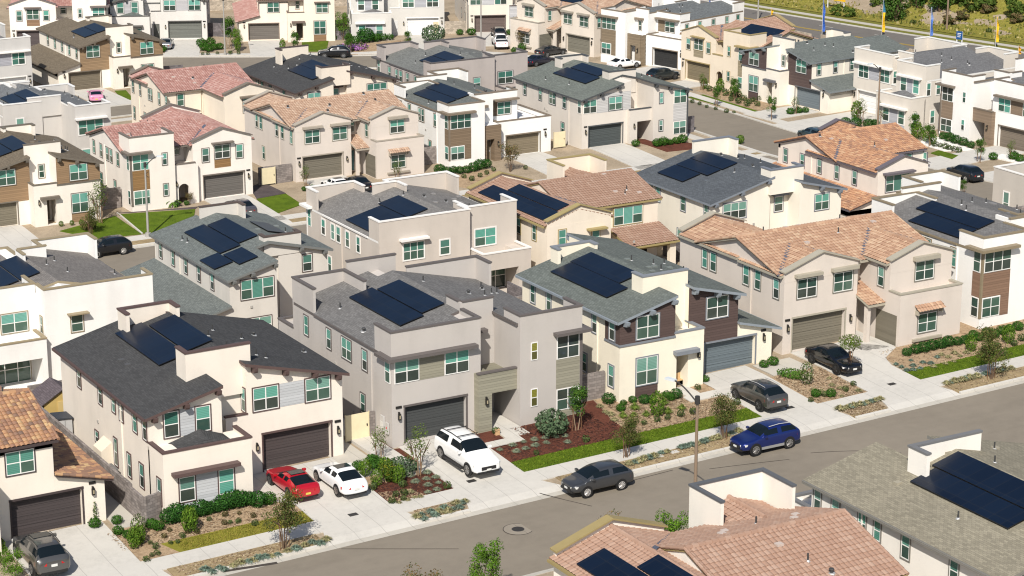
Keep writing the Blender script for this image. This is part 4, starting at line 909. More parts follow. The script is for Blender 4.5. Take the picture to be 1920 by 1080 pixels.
for k,pp in enumerate(([(77.38,118.15),(78.61,118.24),(80.29,117.94),(81.21,118.24)],[(49.51,119.20),(50.99,118.62),(52.74,118.62)],[(71.63,119.51),(72.67,117.92),(73.40,115.86)],[(90.68,115.80),(93.81,115.19),(95.74,112.51)],[(56.93,118.41),(58.76,116.27),(61.71,116.30),(62.97,114.52)],[(83.33,117.10),(86.36,116.51),(88.78,115.63)])): strip('road_crack',pp,.035 if k!=1 else .16,.034,plain((.06,.05,.043),.9),0,0)
rect('road_patch',71.5,76.0,110.6,112.4,.031,concrete((.17,.15,.125)),skirt=0) if False else None
# manhole, drain covers, utility lids
IRON=plain((.035,.033,.032),.6,.3)
def disc(name,u,v,r,off,mat,t=.03,parent=None,n=28):
    m=MB(); z=h(u,v); m.cyl((u,v,z+off-t),(u,v,z+off),r,r,n,mat); return m.build(name,parent)
mh=empty('manhole_cover',(67.56,115.2,h(67.56,115.2)+.02)); tag(mh,'round iron manhole cover in a pale concrete collar on the front street','manhole')
def ringo(name,r0,r1,z,mat,par):
    m=MB()
    for k in range(36):
        a,b=2*math.pi*k/36,2*math.pi*(k+1)/36
        m.face([(r1*math.cos(a),r1*math.sin(a),z),(r1*math.cos(b),r1*math.sin(b),z),(r0*math.cos(b),r0*math.sin(b),z),(r0*math.cos(a),r0*math.sin(a),z)],mat)
    return m.build(name,par,fix=False)
ringo('collar',.4,.9,.018,concrete((.27,.235,.19)),mh); ringo('collar_joint',.9,.95,.018,plain((.06,.05,.045),.9),mh); ringo('lid',0.001,.4,.02,IRON,mh)
for (u,v),lb in (((59.70,122.35),'cream house with the red car'),((68.72,123.18),'grey house under the white SUV nose'),((94.40,123.11),'house with dark brown siding'),((103.51,123.07),'beige two gable house')):
    m=MB(); z=h(u,v)+.085; m.box(u-.3,u+.3,v-.2,v+.2,z-.05,z+.015,IRON); tag(m.build('drain_grate'),'small iron drain grate in the driveway of the '+lb,'drain grate',None)
for (u,v),lb in (((81.55,120.47),'left'),((82.86,120.55),'right')):
    m=MB(); z=h(u,v)+.06; m.box(u-.3,u+.3,v-.22,v+.22,z-.05,z+.03,CON); tag(m.build('water_meter_cover'),'pale concrete utility lid in planting strip near the front lamp post, '+lb+' one','meter cover')
# ------------------------------------------------------------------ walls and gates
CMU=blockwall((.25,.22,.205)); CMU2=blockwall((.42,.36,.29)); CMUD=blockwall((.16,.145,.15))
def wallseg(p,q,ht,mat,label,t=.2,base=None,cat='wall',name='block_wall'):
    P=Vector(p);Q=Vector(q);d=(Q-P); L=d.length; d/=L; n=Vector((-d.y,d.x))*t/2; k=max(1,round(L/2))
    m=MB(); c=MB()
    for i in range(k):
        a=P+d*(L*i/k); b=P+d*(L*(i+1)/k); z=(base if base is not None else min(h(a.x,a.y),h(b.x,b.y)))
        zt=round((z+ht)/.2)*.2
        m.solid([(a.x-n.x,a.y-n.y,z-1.2),(b.x-n.x,b.y-n.y,z-1.2),(b.x+n.x,b.y+n.y,z-1.2),(a.x+n.x,a.y+n.y,z-1.2)],[(a.x-n.x,a.y-n.y,zt),(b.x-n.x,b.y-n.y,zt),(b.x+n.x,b.y+n.y,zt),(a.x+n.x,a.y+n.y,zt)],mat)
    return tag(m.build(name),label,cat,'garden walls between the houses')
W_=wallseg
W_((47.75,127.6),(47.75,153),1.9,CMU,'long grey block wall running back beside the tile roofed house at the lower left'); W_((47.85,127.5),(49.0,127.9),1.9,CMU,'short grey block wall joining the wing of the cream house with the red car')
W_((81.3,131.6),(84.3,131.6),2.0,CMU,'grey block wall between the grey house and the house with dark brown siding'); W_((114.7,131.8),(116.5,131.8),2.0,CMU,'narrow block wall between the beige two gable house and the white house at right')
W_((49,153),(146,153),1.8,CMU,'long grey block wall along the back of the front row yards',base=None); W_((49,163.5),(146,163.5),1.0,CMU,'retaining block wall at the back of the second row yards')
W_((83.5,150),(83.5,172),1.9,CMUD,'dark block wall between back yards behind the dark brown sided house'); W_((99.8,140),(99.8,172),1.9,CMUD,'dark block wall left of the beige two gable house'); W_((120.6,166),(120.6,178),1.9,CMUD,'block wall beside the covered tiled patio')
W_((80.6,227.5),(84.3,227.5),2.2,CMU,'dark block wall beside the pink house corner windows'); W_((101,229),(105,229),2.0,CMU,'block wall and gate gap between pink house and tiled beige house'); W_((119.6,228.5),(123,228.5),2.1,CMU,'block wall right of the beige house with the small tiled window hood'); W_((155.8,228),(158.6,228),2.0,CMUD,'block wall right of the warm grey corner house')
W_((184.2,212.6),(191.0,213.0),1.9,CMUD,'dark stepped block wall between the taupe house and the white house with brown porch'); W_((101.5,297),(116.9,297),.01,CMU,'x') if False else None
W_((117.0,298.5),(120.5,298.0),2.1,CMUD,'dark block wall at the right of the brown sided house near the pink car')
W_((136.5,330),(140.5,326),2.0,CMUD,'dark block wall behind the shrubs, right of the silver car driveway'); W_((152,316),(155,314.5),2.0,CMUD,'block wall left of the house with the white garage door'); W_((168.5,311),(172,309.5),2.0,CMU2,'block wall left of the pickup driveway')
W_((120,362),(175,340),3.2,CMU2,'tall tan retaining wall behind the top row of houses')
for a,b in (((206,300),(208.5,270)),((208.8,268),(211.5,240)),((211.8,238),(214.5,205))): W_(a,b,1.9,CMU2,'tan block wall along the main road, section '+{300:'nearest the blue banner',268:'behind the taupe house',238:'furthest right'}[a[1]])
def gate(u,v,w,lb,yaw=0,hh=1.9,col=(.72,.63,.42)):
    r=tag(empty('garden_gate',(u,v,h(u,v)+.1),yaw),lb,'gate'); m=MB(); m.box(0,w,-.03,.03,.05,hh,plain(col,.6)); m.build('gate_panel',r)
    f=MB()
    for x in (-.07,w): f.box(x,x+.07,-.05,.05,0,hh+.05,plain(sc(col,.8),.5))
    f.build('gate_post',r); k=MB(); k.box(w-.16,w-.1,-.09,-.03,.95,1.1,IRON); k.build('gate_latch',r)
gate(64.6,133.2,1.7,'cream side gate between the cream house with the red car and the grey house'); gate(101.2,228.6,1.6,'cream side gate left of the beige house with two parked cars'); gate(138.6,228,1.5,'cream side gate between the white house and the warm grey corner house'); gate(167.3,311,1.4,'cream gate left of the mauve garage door')
W_((66.35,133.2),(66.75,133.2),2.0,CMU,'narrow block pier beside the cream side gate')
# ------------------------------------------------------------------ shed, bins, utilities
sh=tag(empty('garden_shed',(47.9,141.0,h(49,142)+.0)),'tan garden shed with a dark shingle roof in the yard left of the cream house','shed')
BASE=.5
for nm,fn in (('wall',lambda m:(m.xz([(-3.2,-.5),(-.3,-.5),(-.3,1.75),(-1.75,2.6),(-3.2,1.75)],0,2.6,plain((.50,.36,.13),.8)))),('roof',lambda m:(m.slab([(-3.45,-.15,1.7),(-1.75,-.15,2.72),(-1.75,2.75,2.72),(-3.45,2.75,1.7)],.07,shingle((.12,.1,.11)),plain((.06,.05,.05))),m.slab([(-1.75,-.15,2.72),(-.05,-.15,1.7),(-.05,2.75,1.7),(-1.75,2.75,2.72)],.07,shingle((.12,.1,.11)),plain((.06,.05,.05))))),('door',lambda m:m.box(-2.2,-1.2,-.05,.0,0,1.8,plain((.56,.42,.18),.7))),('corner_trim',lambda m:m.box(-.36,-.26,-.06,.06,-.3,1.7,plain((.7,.68,.64),.6)))):
    m=MB(); fn(m); m.build(nm,sh)
sh.location=(51.6-.2,147.2,h(50,147)); sh.rotation_euler=(0,0,R(0))
cb=tag(empty('storage_box',(47.95,143.6,h(48,143))),'grey plastic storage cupboard with a dark lid beside the tan shed','storage box')
m=MB(); m.box(0,1.0,0,1.3,0,1.75,plain((.42,.42,.42),.5)); m.build('cabinet',cb); m=MB(); m.slab([(-.08,-.08,1.95),(1.08,-.08,1.85),(1.08,1.38,1.85),(-.08,1.38,1.95)],.1,plain((.04,.045,.055),.5),plain((.04,.045,.055),.5)); m.build('lid',cb); m=MB(); m.box(.48,.52,-.02,0,.1,1.7,plain((.3,.3,.3))); m.build('door_gap',cb)
def small(nm,lb,cat,u,v,parts,yaw=0,zo=0.0):
    r=tag(empty(nm,(u,v,h(u,v)+zo),yaw),lb,cat)
    for pn,(x0,x1,y0,y1,z0,z1),mt in parts: m=MB(); m.box(x0,x1,y0,y1,z0,z1,mt); m.build(pn,r)
    return r
GRYM=plain((.5,.48,.46),.5); BLK=plain((.02,.02,.02),.5)
small('meter_cabinet','pale grey electric meter cabinet on the left wall of the grey house','meter cabinet',66.77,131.9,[('box',(-.12,0,-.25,.25,.9,2.0),GRYM),('cover',(-.14,-.12,-.2,.2,1.1,1.6),plain((.58,.56,.53),.5))]); small('meter_cabinet','second smaller meter cabinet with a red tag, grey house left wall','meter cabinet',66.77,131.25,[('box',(-.1,0,-.2,.2,.9,1.7),GRYM),('tag',(-.115,-.1,-.06,.06,1.25,1.4),plain((.6,.05,.05),.5))])
small('air_conditioner','dark air conditioner unit on the side path of the cream house','air conditioner',48.5,133.0,[('case',(-.35,.35,-.35,.35,0,.85),plain((.06,.06,.06),.5)),('grille',(-.3,.3,-.3,.3,.85,.9),BLK)]); small('barbecue','covered grey grill beside the block wall of the cream house','grill',48.5,135.2,[('cover',(-.3,.3,-.6,.6,0,1.1),plain((.16,.155,.15),.7)),('shelf',(-.3,.3,.6,1.0,.7,.8),plain((.2,.2,.2)))])
r=tag(empty('utility_cupboard',(49.1,136.4,h(49,136)),0),'cream lean-to cupboard with a sloped top on the side wall of the cream house','cupboard'); m=MB(); m.xz([(0,-.5),(-.75,-.5),(-.75,1.75),(0,2.3)],0,1.5,stucco((.70,.62,.51))); m.build('case',r); m=MB(); m.cyl((-.76,.75,1.1),(-.8,.75,1.1),.16,.16,12,GRYM); m.build('vent_cover',r)
small('mailbox','tan stone house number marker in the red mulch near the white SUV','marker',74.0,129.0,[('stone',(-.15,.15,-.1,.1,0,.4),plain((.6,.38,.2),.8)),('cap',(-.18,.18,-.13,.13,.4,.45),plain((.5,.33,.18),.8))])
small('porch_bench','small tan wooden bench in the porch of the dark brown sided house','bench',90.0,130.6,[('seat',(-.35,.35,-.2,.2,.35,.42),plain((.55,.38,.2),.7)),('backrest',(-.35,.35,.16,.2,.42,.85),plain((.55,.38,.2),.7)),('leg',(-.33,-.27,-.18,.18,0,.35),plain((.45,.3,.16),.7)),('leg',(.27,.33,-.18,.18,0,.35),plain((.45,.3,.16),.7))],0,.1)
# satellite dish
sd=tag(empty('satellite_dish',(136.9,176.0,1.0)),'grey satellite dish on a mast beside the blue roofed cream house','satellite dish')
m=MB(); m.cyl((0,0,-5.6),(0,0,.2),.03,.03,6,GRYM); m.build('mast',sd); m=MB(); m.cyl((-.05,-.1,.3),(-.12,-.22,.36),.05,.36,14,GRYM); m.build('dish',sd); sd.location=(121.9,172.8,-1.6)
# ------------------------------------------------------------------ street lamps
POLE=plain((.23,.165,.115),.7); POLEG=plain((.33,.315,.29),.6); HEADM=plain((.62,.66,.68),.3,.5)
def lamp(u,v,H,ax,ay,lb,mat,arm=1.9,base=.22):
    r=tag(empty('street_lamp',(u,v,h(u,v))),lb,'street lamp')
    m=MB(); m.cyl((0,0,0),(0,0,.5),base,base*.8,10,mat); m.build('base',r); m=MB(); m.cyl((0,0,.4),(0,0,H),.125,.085,10,mat); m.build('pole',r)
    m=MB(); m.cyl((0,0,H-.15),(0,0,H+.35),.17,.15,8,IRON); m.build('collar',r)
    m=MB(); P=[(0,0,H-.1)]+[(ax*arm*t,ay*arm*t,H-.1+1.0*math.sin(t*1.45)) for t in (.15,.3,.45,.6,.75,.9,1.0)]
    for a,b in zip(P,P[1:]): m.cyl(a,b,.05,.045,7,IRON)
    for k in range(10):
        a=k*.6; m.cyl((ax*(.2+.13*math.cos(a)),ay*(.2+.13*math.cos(a)),H-.6-.06*k+.06*math.sin(a)),(ax*(.2+.13*math.cos(a+.6)),ay*(.2+.13*math.cos(a+.6)),H-.66-.06*k+.06*math.sin(a+.6)),.025,.025,5,IRON)
    m.build('arm',r)
    e=P[-1]; m=MB(); m.slab([(e[0]-ay*.14-ax*.1,e[1]+ax*.14-ay*.1,e[2]+.08),(e[0]+ay*.14-ax*.1,e[1]-ax*.14-ay*.1,e[2]+.08),(e[0]+ay*.17+ax*.62,e[1]-ax*.17+ay*.62,e[2]+.06),(e[0]-ay*.17+ax*.62,e[1]+ax*.17+ay*.62,e[2]+.06)],.12,HEADM,HEADM); m.build('lamp_head',r)
lamp(75.95,108.15,8.75,-.25,.97,'tall brown street lamp with a curved black arm on the front street',POLE)
lamp(*(82.64,215.60),7.5,.95,-.3,'grey street lamp on the lawn corner before the pink tile house',POLEG,1.3,.34); lamp(*(178.26,216.97),7.6,-1,0,'brown street lamp before the taupe house with white garage door',POLE,1.3)
lamp(*(169.72,300.54),8.0,-.4,-.9,'slim grey street lamp beside the mauve garage door at the top',POLEG,1.3); lamp(*(133.06,312.46),8.3,.5,-.8,'slim grey street lamp between the two top driveways, left of centre',POLEG,1.3)
lamp(*(216.44,294.10),8.0,-1,0,'grey street lamp beyond the main road above the tan house',POLEG,1.3); lamp(*(218.63,306.51),8.0,-1,0,'grey street lamp at the top edge right of centre',POLEG,1.3)
r=tag(empty('utility_pole',(*(234.62,270.12),0)),'plain wooden utility pole on the hillside verge at top right','utility pole'); r.location.z=h(r.location.x,r.location.y); m=MB(); m.cyl((0,0,0),(0,0,12),.16,.12,9,POLE); m.build('pole',r); m=MB(); m.box(-.9,.9,-.06,.06,10.8,10.95,POLE); m.build('crossarm',r)
# ------------------------------------------------------------------ banners and signs
def flag(q,H,cols,lb,wd=.42):
    u,v=q; H*=.92; r=tag(empty('feather_banner',(u,v,h(u,v)),R(-60)),lb,'banner','feather banners along the main road')
    m=MB(); m.cyl((0,0,0),(0,0,H),.04,.03,6,GRYM); m.build('pole',r)
    m=MB(); n=14
    for k in range(n):
        z0=.9+(H-.9)*k/n; z1=.9+(H-.9)*(k+1)/n; f0=.2*math.sin(k*.9); f1=.2*math.sin((k+1)*.9); w0=wd*(1-(k/n)**3*.7); w1=wd*(1-((k+1)/n)**3*.7)
        m.solid([(.04,0,z0),(w0,f0,z0),(w0,f0+.015,z0),(.04,.015,z0)],[(.04,0,z1),(w1,f1,z1),(w1,f1+.015,z1),(.04,.015,z1)],plain(cols[0] if k<n*.55 or len(cols)<2 else cols[1],.7))
    m.build('cloth',r)
BLU_=(.03,.10,.40); YLW=(.72,.42,.015); TEA=(.03,.16,.28)
flag((214.99,275.75),6.6,(BLU_,),'tall blue feather banner left of the top right grey roof'); flag((221.89,270.07),6.6,(YLW,TEA),'tall feather banner, yellow below and blue on top'); flag((225.28,263.04),5.6,((.06,.14,.42),(.2,.28,.5)),'blue feather banner near the middle of the hillside verge'); flag((228.96,252.77),5.0,(YLW,),'broad yellow feather banner right of the small blue sign'); flag((224.91,243.52),2.3,((.6,.3,.03),),'short orange feather banner at the right edge'); flag((218.44,293.41),2.1,(YLW,),'short yellow banner beside the main road above the tan house'); flag((217.99,309.84),1.6,(BLU_,),'short blue banner at the top edge, furthest left of the banners'); flag((233.13,308.13),2.0,((.05,.25,.42),),'teal banner tip at the top edge')
def sign(q,w,hh,z0,yaw,bands,lb,lines):
    u,v=q; r=tag(empty('sign',(u,v,h(u,v)),R(yaw)),lb,'sign')
    for x in (.08*w,.92*w): m=MB(); m.box(x-.07,x+.07,-.07,.07,0,z0+hh,plain((.7,.7,.68),.5)); m.build('post',r)
    m=MB()
    for a,b,c in bands: m.box(0,w,-.14,-.08,z0+hh*a,z0+hh*b,plain(c,.5))
    o=m.build('board',r); m=MB()
    for x0,x1,za,zb,c in lines: m.box(w*x0,w*x1,-.155,-.14,z0+hh*za,z0+hh*zb,plain(c,.5))
    m.build('lettering',o)
Wl=(.75,.75,.73)
sign((203.93,310.25),4.6,2.0,.5,-62,((0,.6,(.02,.06,.3)),(.6,1,(.75,.45,.02))),'large sign with a yellow top and blue base beside the main road, top centre',[(.12,.42,.22,.34,Wl),(.46,.7,.22,.34,Wl),(.55,.85,.06,.14,Wl),(.1,.9,.58,.61,Wl)])
sign((233.79,299.03),4.2,1.2,1.5,-80,((0,1,(.75,.47,.02)),),'yellow sign board on two white posts at the top edge',[(.2,.8,.35,.65,(.7,.42,.02))]); sign((226.75,258.77),1.0,1.2,.8,-70,((0,1,(.015,.08,.25)),),'small blue sign with white lettering beside the hillside sidewalk',[(.2,.8,.7,.78,Wl),(.2,.75,.5,.58,Wl),(.2,.7,.28,.36,Wl)])
r=small('fire_hydrant','yellow fire hydrant at the far sidewalk of the main road','hydrant',*(224.68,260.28),[('body',(-.15,.15,-.15,.15,0,.7),plain(YLW,.5)),('cap',(-.1,.1,-.1,.1,.7,.85),plain(YLW,.5)),('outlet',(-.25,.25,-.08,.08,.4,.55),plain(YLW,.5))])
# ------------------------------------------------------------------ far buildings behind the top row
for (u,v),w,d,ht,yw,lb in (((111.83,357.23),16,10,6,-25,'yellow tan building cut by the top left corner'),((140.27,337.30),22,10,5.5,-25,'yellow tan building behind the top row, left of the pink tile house'),):
    r=tag(empty('tan_building',(u+6,v+24,h(u,v)),R(yw)),lb,'building'); m=MB(); m.box(0,w,0,d,-2,ht,stucco((.62,.42,.19))); m.build('wall',r); m=MB(); m.slab([(-.3,-.3,ht+.1),(w+.3,-.3,ht+.1),(w+.3,d/2,ht+1.9),(-.3,d/2,ht+1.9)],.15,shingle((.3,.2,.15)),plain((.4,.3,.2))); m.slab([(-.3,d/2,ht+1.9),(w+.3,d/2,ht+1.9),(w+.3,d+.3,ht+.1),(-.3,d+.3,ht+.1)],.15,shingle((.3,.2,.15)),plain((.4,.3,.2))); m.build('roof',r)
    for x in (2,5.2,9,12.5):
        m=MB(); m.box(x,x+1.2,-.05,.02,1.2,2.7,VINYL); o=m.build('window',r); m=MB(); m.box(x+.08,x+1.12,-.06,-.05,1.28,2.62,blind((.02,.04,.035),False)); m.build('pane',o); m=MB(); m.box(x,x+1.2,-.05,.02,4.0,5.3,VINYL); o=m.build('window',r); m=MB(); m.box(x+.08,x+1.12,-.06,-.05,4.08,5.22,blind((.02,.04,.035),False)); m.build('pane',o)
# ------------------------------------------------------------------ cars
CGL=NT('car_glass'); CGL.col((.006,.010,.013)); CGL=CGL.set(.08,.35,0,.0)
TYRE=plain((.018,.018,.018),.8,.2); HLM=plain((.7,.7,.68),.15,.7); TLM=plain((.45,.01,.012),.25,.6); BLKP=plain((.015,.015,.016),.5,.4); PLATE=plain((.65,.65,.62),.5)
KINDS={ # length,width,hood z,belt z,roof z, y: cowl, roof front, roof rear, rear glass base, wheel r
'sedan':(4.7,1.84,.86,.97,1.44,-.95,-.1,1.05,1.85,.34,'notch'),'coupe':(4.55,1.86,.84,.93,1.32,-.75,.1,.95,2.0,.34,'fast'),'hatch':(4.4,1.83,.98,1.06,1.60,-1.25,-.3,1.5,2.02,.33,'hatch'),
'suv':(4.55,1.86,1.02,1.12,1.66,-1.0,-.3,1.6,2.12,.37,'hatch'),'bigsuv':(5.35,2.05,1.16,1.25,1.92,-1.25,-.55,2.35,2.6,.41,'hatch'),'pickup':(5.6,2.0,1.15,1.2,1.88,-1.2,-.5,.75,1.0,.4,'bed')}
def car(kind,paint,label,q,yaw,rim=(.5,.5,.5),roof=None,rails=None,sun=False,clad=False,rough=.3,metal=.3):
    L,Wd,hz_,bz,rz,yc,yr,ye,yg,wr,tail=KINDS[kind]; w=Wd/2; hl=L/2
    u,v=q; z=h(u,v)+(.085 if True else 0)
    root=tag(empty({'pickup':'pickup_truck'}.get(kind,'parked_car'),(u,v,z),R(yaw)),label,'car' if kind!='pickup' else 'pickup','cars parked on the streets and driveways')
    pm=carpaint(paint,metal,rough); g0=.22 if kind in('sedan','coupe') else .3
    deck={'notch':bz-.02,'fast':bz+.02,'hatch':bz,'bed':bz}[tail]
    lp=lambda a,b,t:a+(b-a)*t
    ym=lp(yr,ye,.47); S=[]
    def add(y,wf,zl,zb,tw,zt,tg): S.append((y,w*wf,zl,zb,w*tw,zt,tg))
    add(-hl,.66,g0+.1,hz_*.70,.50,hz_*.75,'h'); add(-hl+.07,.83,g0+.02,hz_*.78,.62,hz_*.83,'h'); add(-hl+.3,.95,g0,hz_*.87,.74,hz_*.93,'h'); add(-hl+.9,1.0,g0,hz_*.93,.80,hz_,'h')
    add(yc-.12,1.0,g0,bz-.06,.82,hz_+.05,'h'); add(yc+.05,1.0,g0,bz-.03,.80,hz_+.14,'w'); add(lp(yc,yr,.55),1.0,g0,bz,.76,lp(hz_,rz,.62),'w')
    add(yr,1.0,g0,bz,.72,rz-.03,'g'); add(ym-.05,1.0,g0,bz+.01,.725,rz,'p'); add(ym+.05,1.0,g0,bz+.01,.725,rz,'g'); add(lp(ym,ye,.6),1.0,g0,bz+.02,.715,rz-.005,'g')
    add(ye,.995,g0,bz+.03,.69,rz-.05,'r'); add(lp(ye,yg,.5),.99,g0,bz+.04,.70,lp(rz-.04,deck,.47),'r'); add(yg,.985,g0,bz+.03,.74,deck+.07,'t')
    if hl-yg>.5: add(lp(yg,hl,.5),.975,g0,deck-.05,.78,deck+.02,'t')
    add(hl-.1,.93,g0+.02,deck-.1,.76,deck-.0,'t'); add(hl-.01,.86,g0+.06,deck-.18,.68,deck-.1,'t'); add(hl,.74,g0+.14,deck-.32,.6,deck-.2,'t')
    m=MB(); cols=[]
    GL=CGL
    def half(y,a,zl,zb,tw,zt):
        zs=zl+(zb-zl)*.6
        return [(a*.86,y,zl),(a*.985,y,zl+.13),(a,y,zs),(a*.965,y,zb-.05),(a*.93,y,zb),(tw,y,lp(zb,zt,.88)),(tw*.78,y,zt-.012*(zt-zb)),(tw*.3,y,zt+.012),]
    for y,a,zl,zb,tw,zt,tg in S:
        hf=half(y,a,zl,zb,tw,zt); cols.append([(-x,yy,z) for x,yy,z in hf]+[(x,yy,z) for x,yy,z in reversed(hf)])
    n=16
    for c in cols: m.v+=c
    mp=m.mi(pm); mg=m.mi(CGL); mr_=m.mi(carpaint(roof,.2,.25)) if roof else mp
    kinds=[]
    for k in range(len(cols)-1):
        t0=S[k][6]; t1=S[k+1][6]
        for q_ in range(n):
            f=(k*n+q_,k*n+(q_+1)%n,(k+1)*n+(q_+1)%n,(k+1)*n+q_); mt=mp; side=q_ in (4,10); top=q_ in (5,6,7,8,9)
            if side and t0 in 'wg' and t1 in 'wgpr' and S[k][0]>yc+.2: mt=mg
            if side and t0=='r' and t1=='r' and tail=='hatch': mt=mg
            if top and t0=='w': mt=mg
            if top and t0=='r' : mt=mg
            if top and t0 in 'gp' and roof: mt=mr_
            m.f.append(f); m.m.append(mt)
    m.f.append(tuple(range(n))); m.m.append(mp); m.f.append(tuple((len(cols)-1)*n+q_ for q_ in reversed(range(n)))); m.m.append(mp)
    o=m.build('body',root,smooth=True); sb=o.modifiers.new('s','SUBSURF'); sb.levels=2; sb.render_levels=2
    bpy.context.view_layer.update(); ev=o.evaluated_get(bpy.context.evaluated_depsgraph_get()); me=bpy.data.meshes.new_from_object(ev); o.modifiers.clear()
    V=[v.co.copy() for v in me.vertices]; grp={'body':[],'windshield':[],'rear_window':[],'l':[],'r':[]}
    for p in me.polygons:
        c=p.center
        if p.material_index==1:
            if abs(p.normal.x)>.62: g_='l' if c.x<0 else 'r'
            else: g_='windshield' if c.y<(yr+ye)/2 else 'rear_window'
        else: g_='body'
        grp[g_].append((tuple(p.vertices),p.material_index))
    for g_,fs in grp.items():
        if not fs: continue
        idx={}; vs_=[]; ff=[]
        for f,_m in fs:
            t_=[]
            for q_ in f:
                if q_ not in idx: idx[q_]=len(vs_); vs_.append(V[q_])
                t_.append(idx[q_])
            ff.append(t_)
        nm=bpy.data.meshes.new(g_); nm.from_pydata([tuple(x) for x in vs_],[],ff)
        for mt in m.mats: nm.materials.append(mt)
        nm.polygons.foreach_set('material_index',[q_[1] for q_ in fs]); nm.polygons.foreach_set('use_smooth',[True]*len(ff))
        if g_=='body': o.data=nm
        else:
            ob=bpy.data.objects.new({'l':'side_window','r':'side_window'}.get(g_,g_),nm); COL.objects.link(ob); ob.parent=root
    wb=w*.9; wt=w*.70; zb=bz-.06; lerp=lp
    for s in (-1,1):
        m=MB(); m.box(min(s*w*.94,s*(w+.17)),max(s*w*.94,s*(w+.17)),yc+.3,yc+.45,bz-.0,bz+.14,pm); m.build('side_mirror',root)
        # lights
        m=MB(); m.solid([(s*w*.55,-hl-.0,hz_*.62),(s*w*.93,-hl+.22,hz_*.66),(s*w*.93,-hl+.22,hz_*.78),(s*w*.55,-hl+.0,hz_*.74)],[(s*w*.52,-hl+.3,hz_*.62),(s*w*.9,-hl+.5,hz_*.66),(s*w*.9,-hl+.5,hz_*.8),(s*w*.52,-hl+.3,hz_*.78)],HLM); m.build('headlight',root)
        m=MB(); m.solid([(s*w*.42,hl+.02,deck-.33),(s*w*.84,hl-.035,deck-.33),(s*w*.84,hl-.05,deck-.17),(s*w*.42,hl+.0,deck-.2)],[(s*w*.42,hl-.3,deck-.33),(s*w*.985,hl-.36,deck-.33),(s*w*.975,hl-.38,deck-.17),(s*w*.42,hl-.3,deck-.2)],TLM); m.build('taillight',root)
        # wheels
        for y in (-hl+.95,hl-.98):
            m=MB(); m.cyl((s*(w-.1),y,wr+.02),(s*(w-.004),y,wr+.02),wr+.06,wr+.06,24,BLKP); m.build('wheel_arch',root)
            m=MB(); m.cyl((s*(w-.2),y,wr),(s*(w+.004),y,wr),wr,wr*.97,24,TYRE); t=m.build('wheel',root)
            m=MB(); rm=plain(rim,.35,.5,.6)
            m.cyl((s*(w-.02),y,wr),(s*(w+.008),y,wr),wr*.2,wr*.18,10,rm)
            for q_ in range(10):
                a=2*math.pi*q_/10; c_,s_=math.cos(a),math.sin(a)
                m.cyl((s*(w+.004),y,wr),(s*(w+.008),y+c_*wr*.66,wr+s_*wr*.66),.03,.035,5,rm)
            for q_ in range(20):
                a=2*math.pi*q_/20; b_=2*math.pi*(q_+1)/20; m.cyl((s*(w+.006),y+math.cos(a)*wr*.68,wr+math.sin(a)*wr*.68),(s*(w+.006),y+math.cos(b_)*wr*.68,wr+math.sin(b_)*wr*.68),.022,.022,4,rm)
            m.build('rim',t)
        if rails:
            m=MB(); P=[(s*wt*.93,yr+.15,rz-.01),(s*wt*.93,lerp(yr,ye,.5),rz+.05),(s*wt*.93,ye-.1,rz-.01)]
            for a_,b_ in zip(P,P[1:]): m.cyl(a_,b_,.025,.025,6,plain(rails,.4,.5,.4))
            m.build('roof_rail',root)
    if kind=='bigsuv':
        for y in (.0,1.4): m=MB(); m.box(-wt,wt,y-.03,y+.03,rz+.08,rz+.12,BLKP); m.build('roof_bar',root)
        for s in (-1,1): m=MB(); m.box(min(s*w,s*(w+.16)),max(s*w,s*(w+.16)),-1.2,1.3,.3,.4,BLKP); m.build('running_board',root)
    m=MB(); m.box(-w*.5,w*.5,-hl-.02,-hl+.15,hz_*.48,hz_*.66,BLKP); m.build('grille',root); m=MB(); m.box(-w*.72,w*.72,-hl-.01,-hl+.2,g0+.03,g0+.16,BLKP); m.build('bumper_trim',root)
    m=MB(); m.box(-w*.74,w*.74,hl-.25,hl+.004,g0+.0,g0+(.14 if kind in('suv','bigsuv','pickup') else .07),BLKP); m.build('rear_bumper_trim',root)
    m=MB(); m.box(-.16,.16,hl-.02,hl+.035,deck-.42,deck-.29,PLATE) if kind!='coupe' else m.box(-.16,.16,hl-.02,hl+.035,g0+.22,g0+.34,plain((.6,.5,.1),.5)); m.build('number_plate',root)
    m=MB(); m.box(-.16,.16,-hl-.04,-hl+.02,g0+.2,g0+.32,PLATE); m.build('number_plate',root)
    if sun: m=MB(); m.slab([(-wt*.72,yr+.15,rz+.02),(wt*.72,yr+.15,rz+.02),(wt*.72,yr+.8,rz+.03),(-wt*.72,yr+.8,rz+.03)],.05,CGL,CGL); m.build('sunroof',root)
    if clad:
        for s in (-1,1): m=MB(); m.box(min(s*w*.98,s*(w+.014)),max(s*w*.98,s*(w+.014)),-hl+1.4,hl-1.4,g0,g0+.17,clad if not isinstance(clad,bool) else BLKP); m.build('side_skirt',root)
    if tail=='bed':
        m=MB(); m.box(-w*.82,w*.82,yg+.15,hl-.15,bz-.1,bz+.045,BLKP); m.build('truck_bed',root)
    k=1.1 if 'bottom' in label or 'orange tile house' in label and 'parked before' in label else 1.0
    root.scale=(1.05*k,1.06*k,1.04*k)
    return root
SILV=plain((.42,.42,.42),.4,.5,.5)
car('suv',(.11,.108,.105),'dark grey SUV with red rear lights, parked before the orange tile house',(40.3,125.4),179,(.2,.2,.2),rails=(.04,.04,.04),sun=True,rough=.3,metal=.6)
car('coupe',(.50,.008,.022),'red coupe with a dark sunroof on the driveway of the cream house',(58.0,127.7),180,(.12,.12,.12),sun=True)
car('sedan',(.80,.80,.79),'white sedan parked beside the red coupe',(60.9,126.7),180,(.25,.22,.2),sun=True,metal=0)
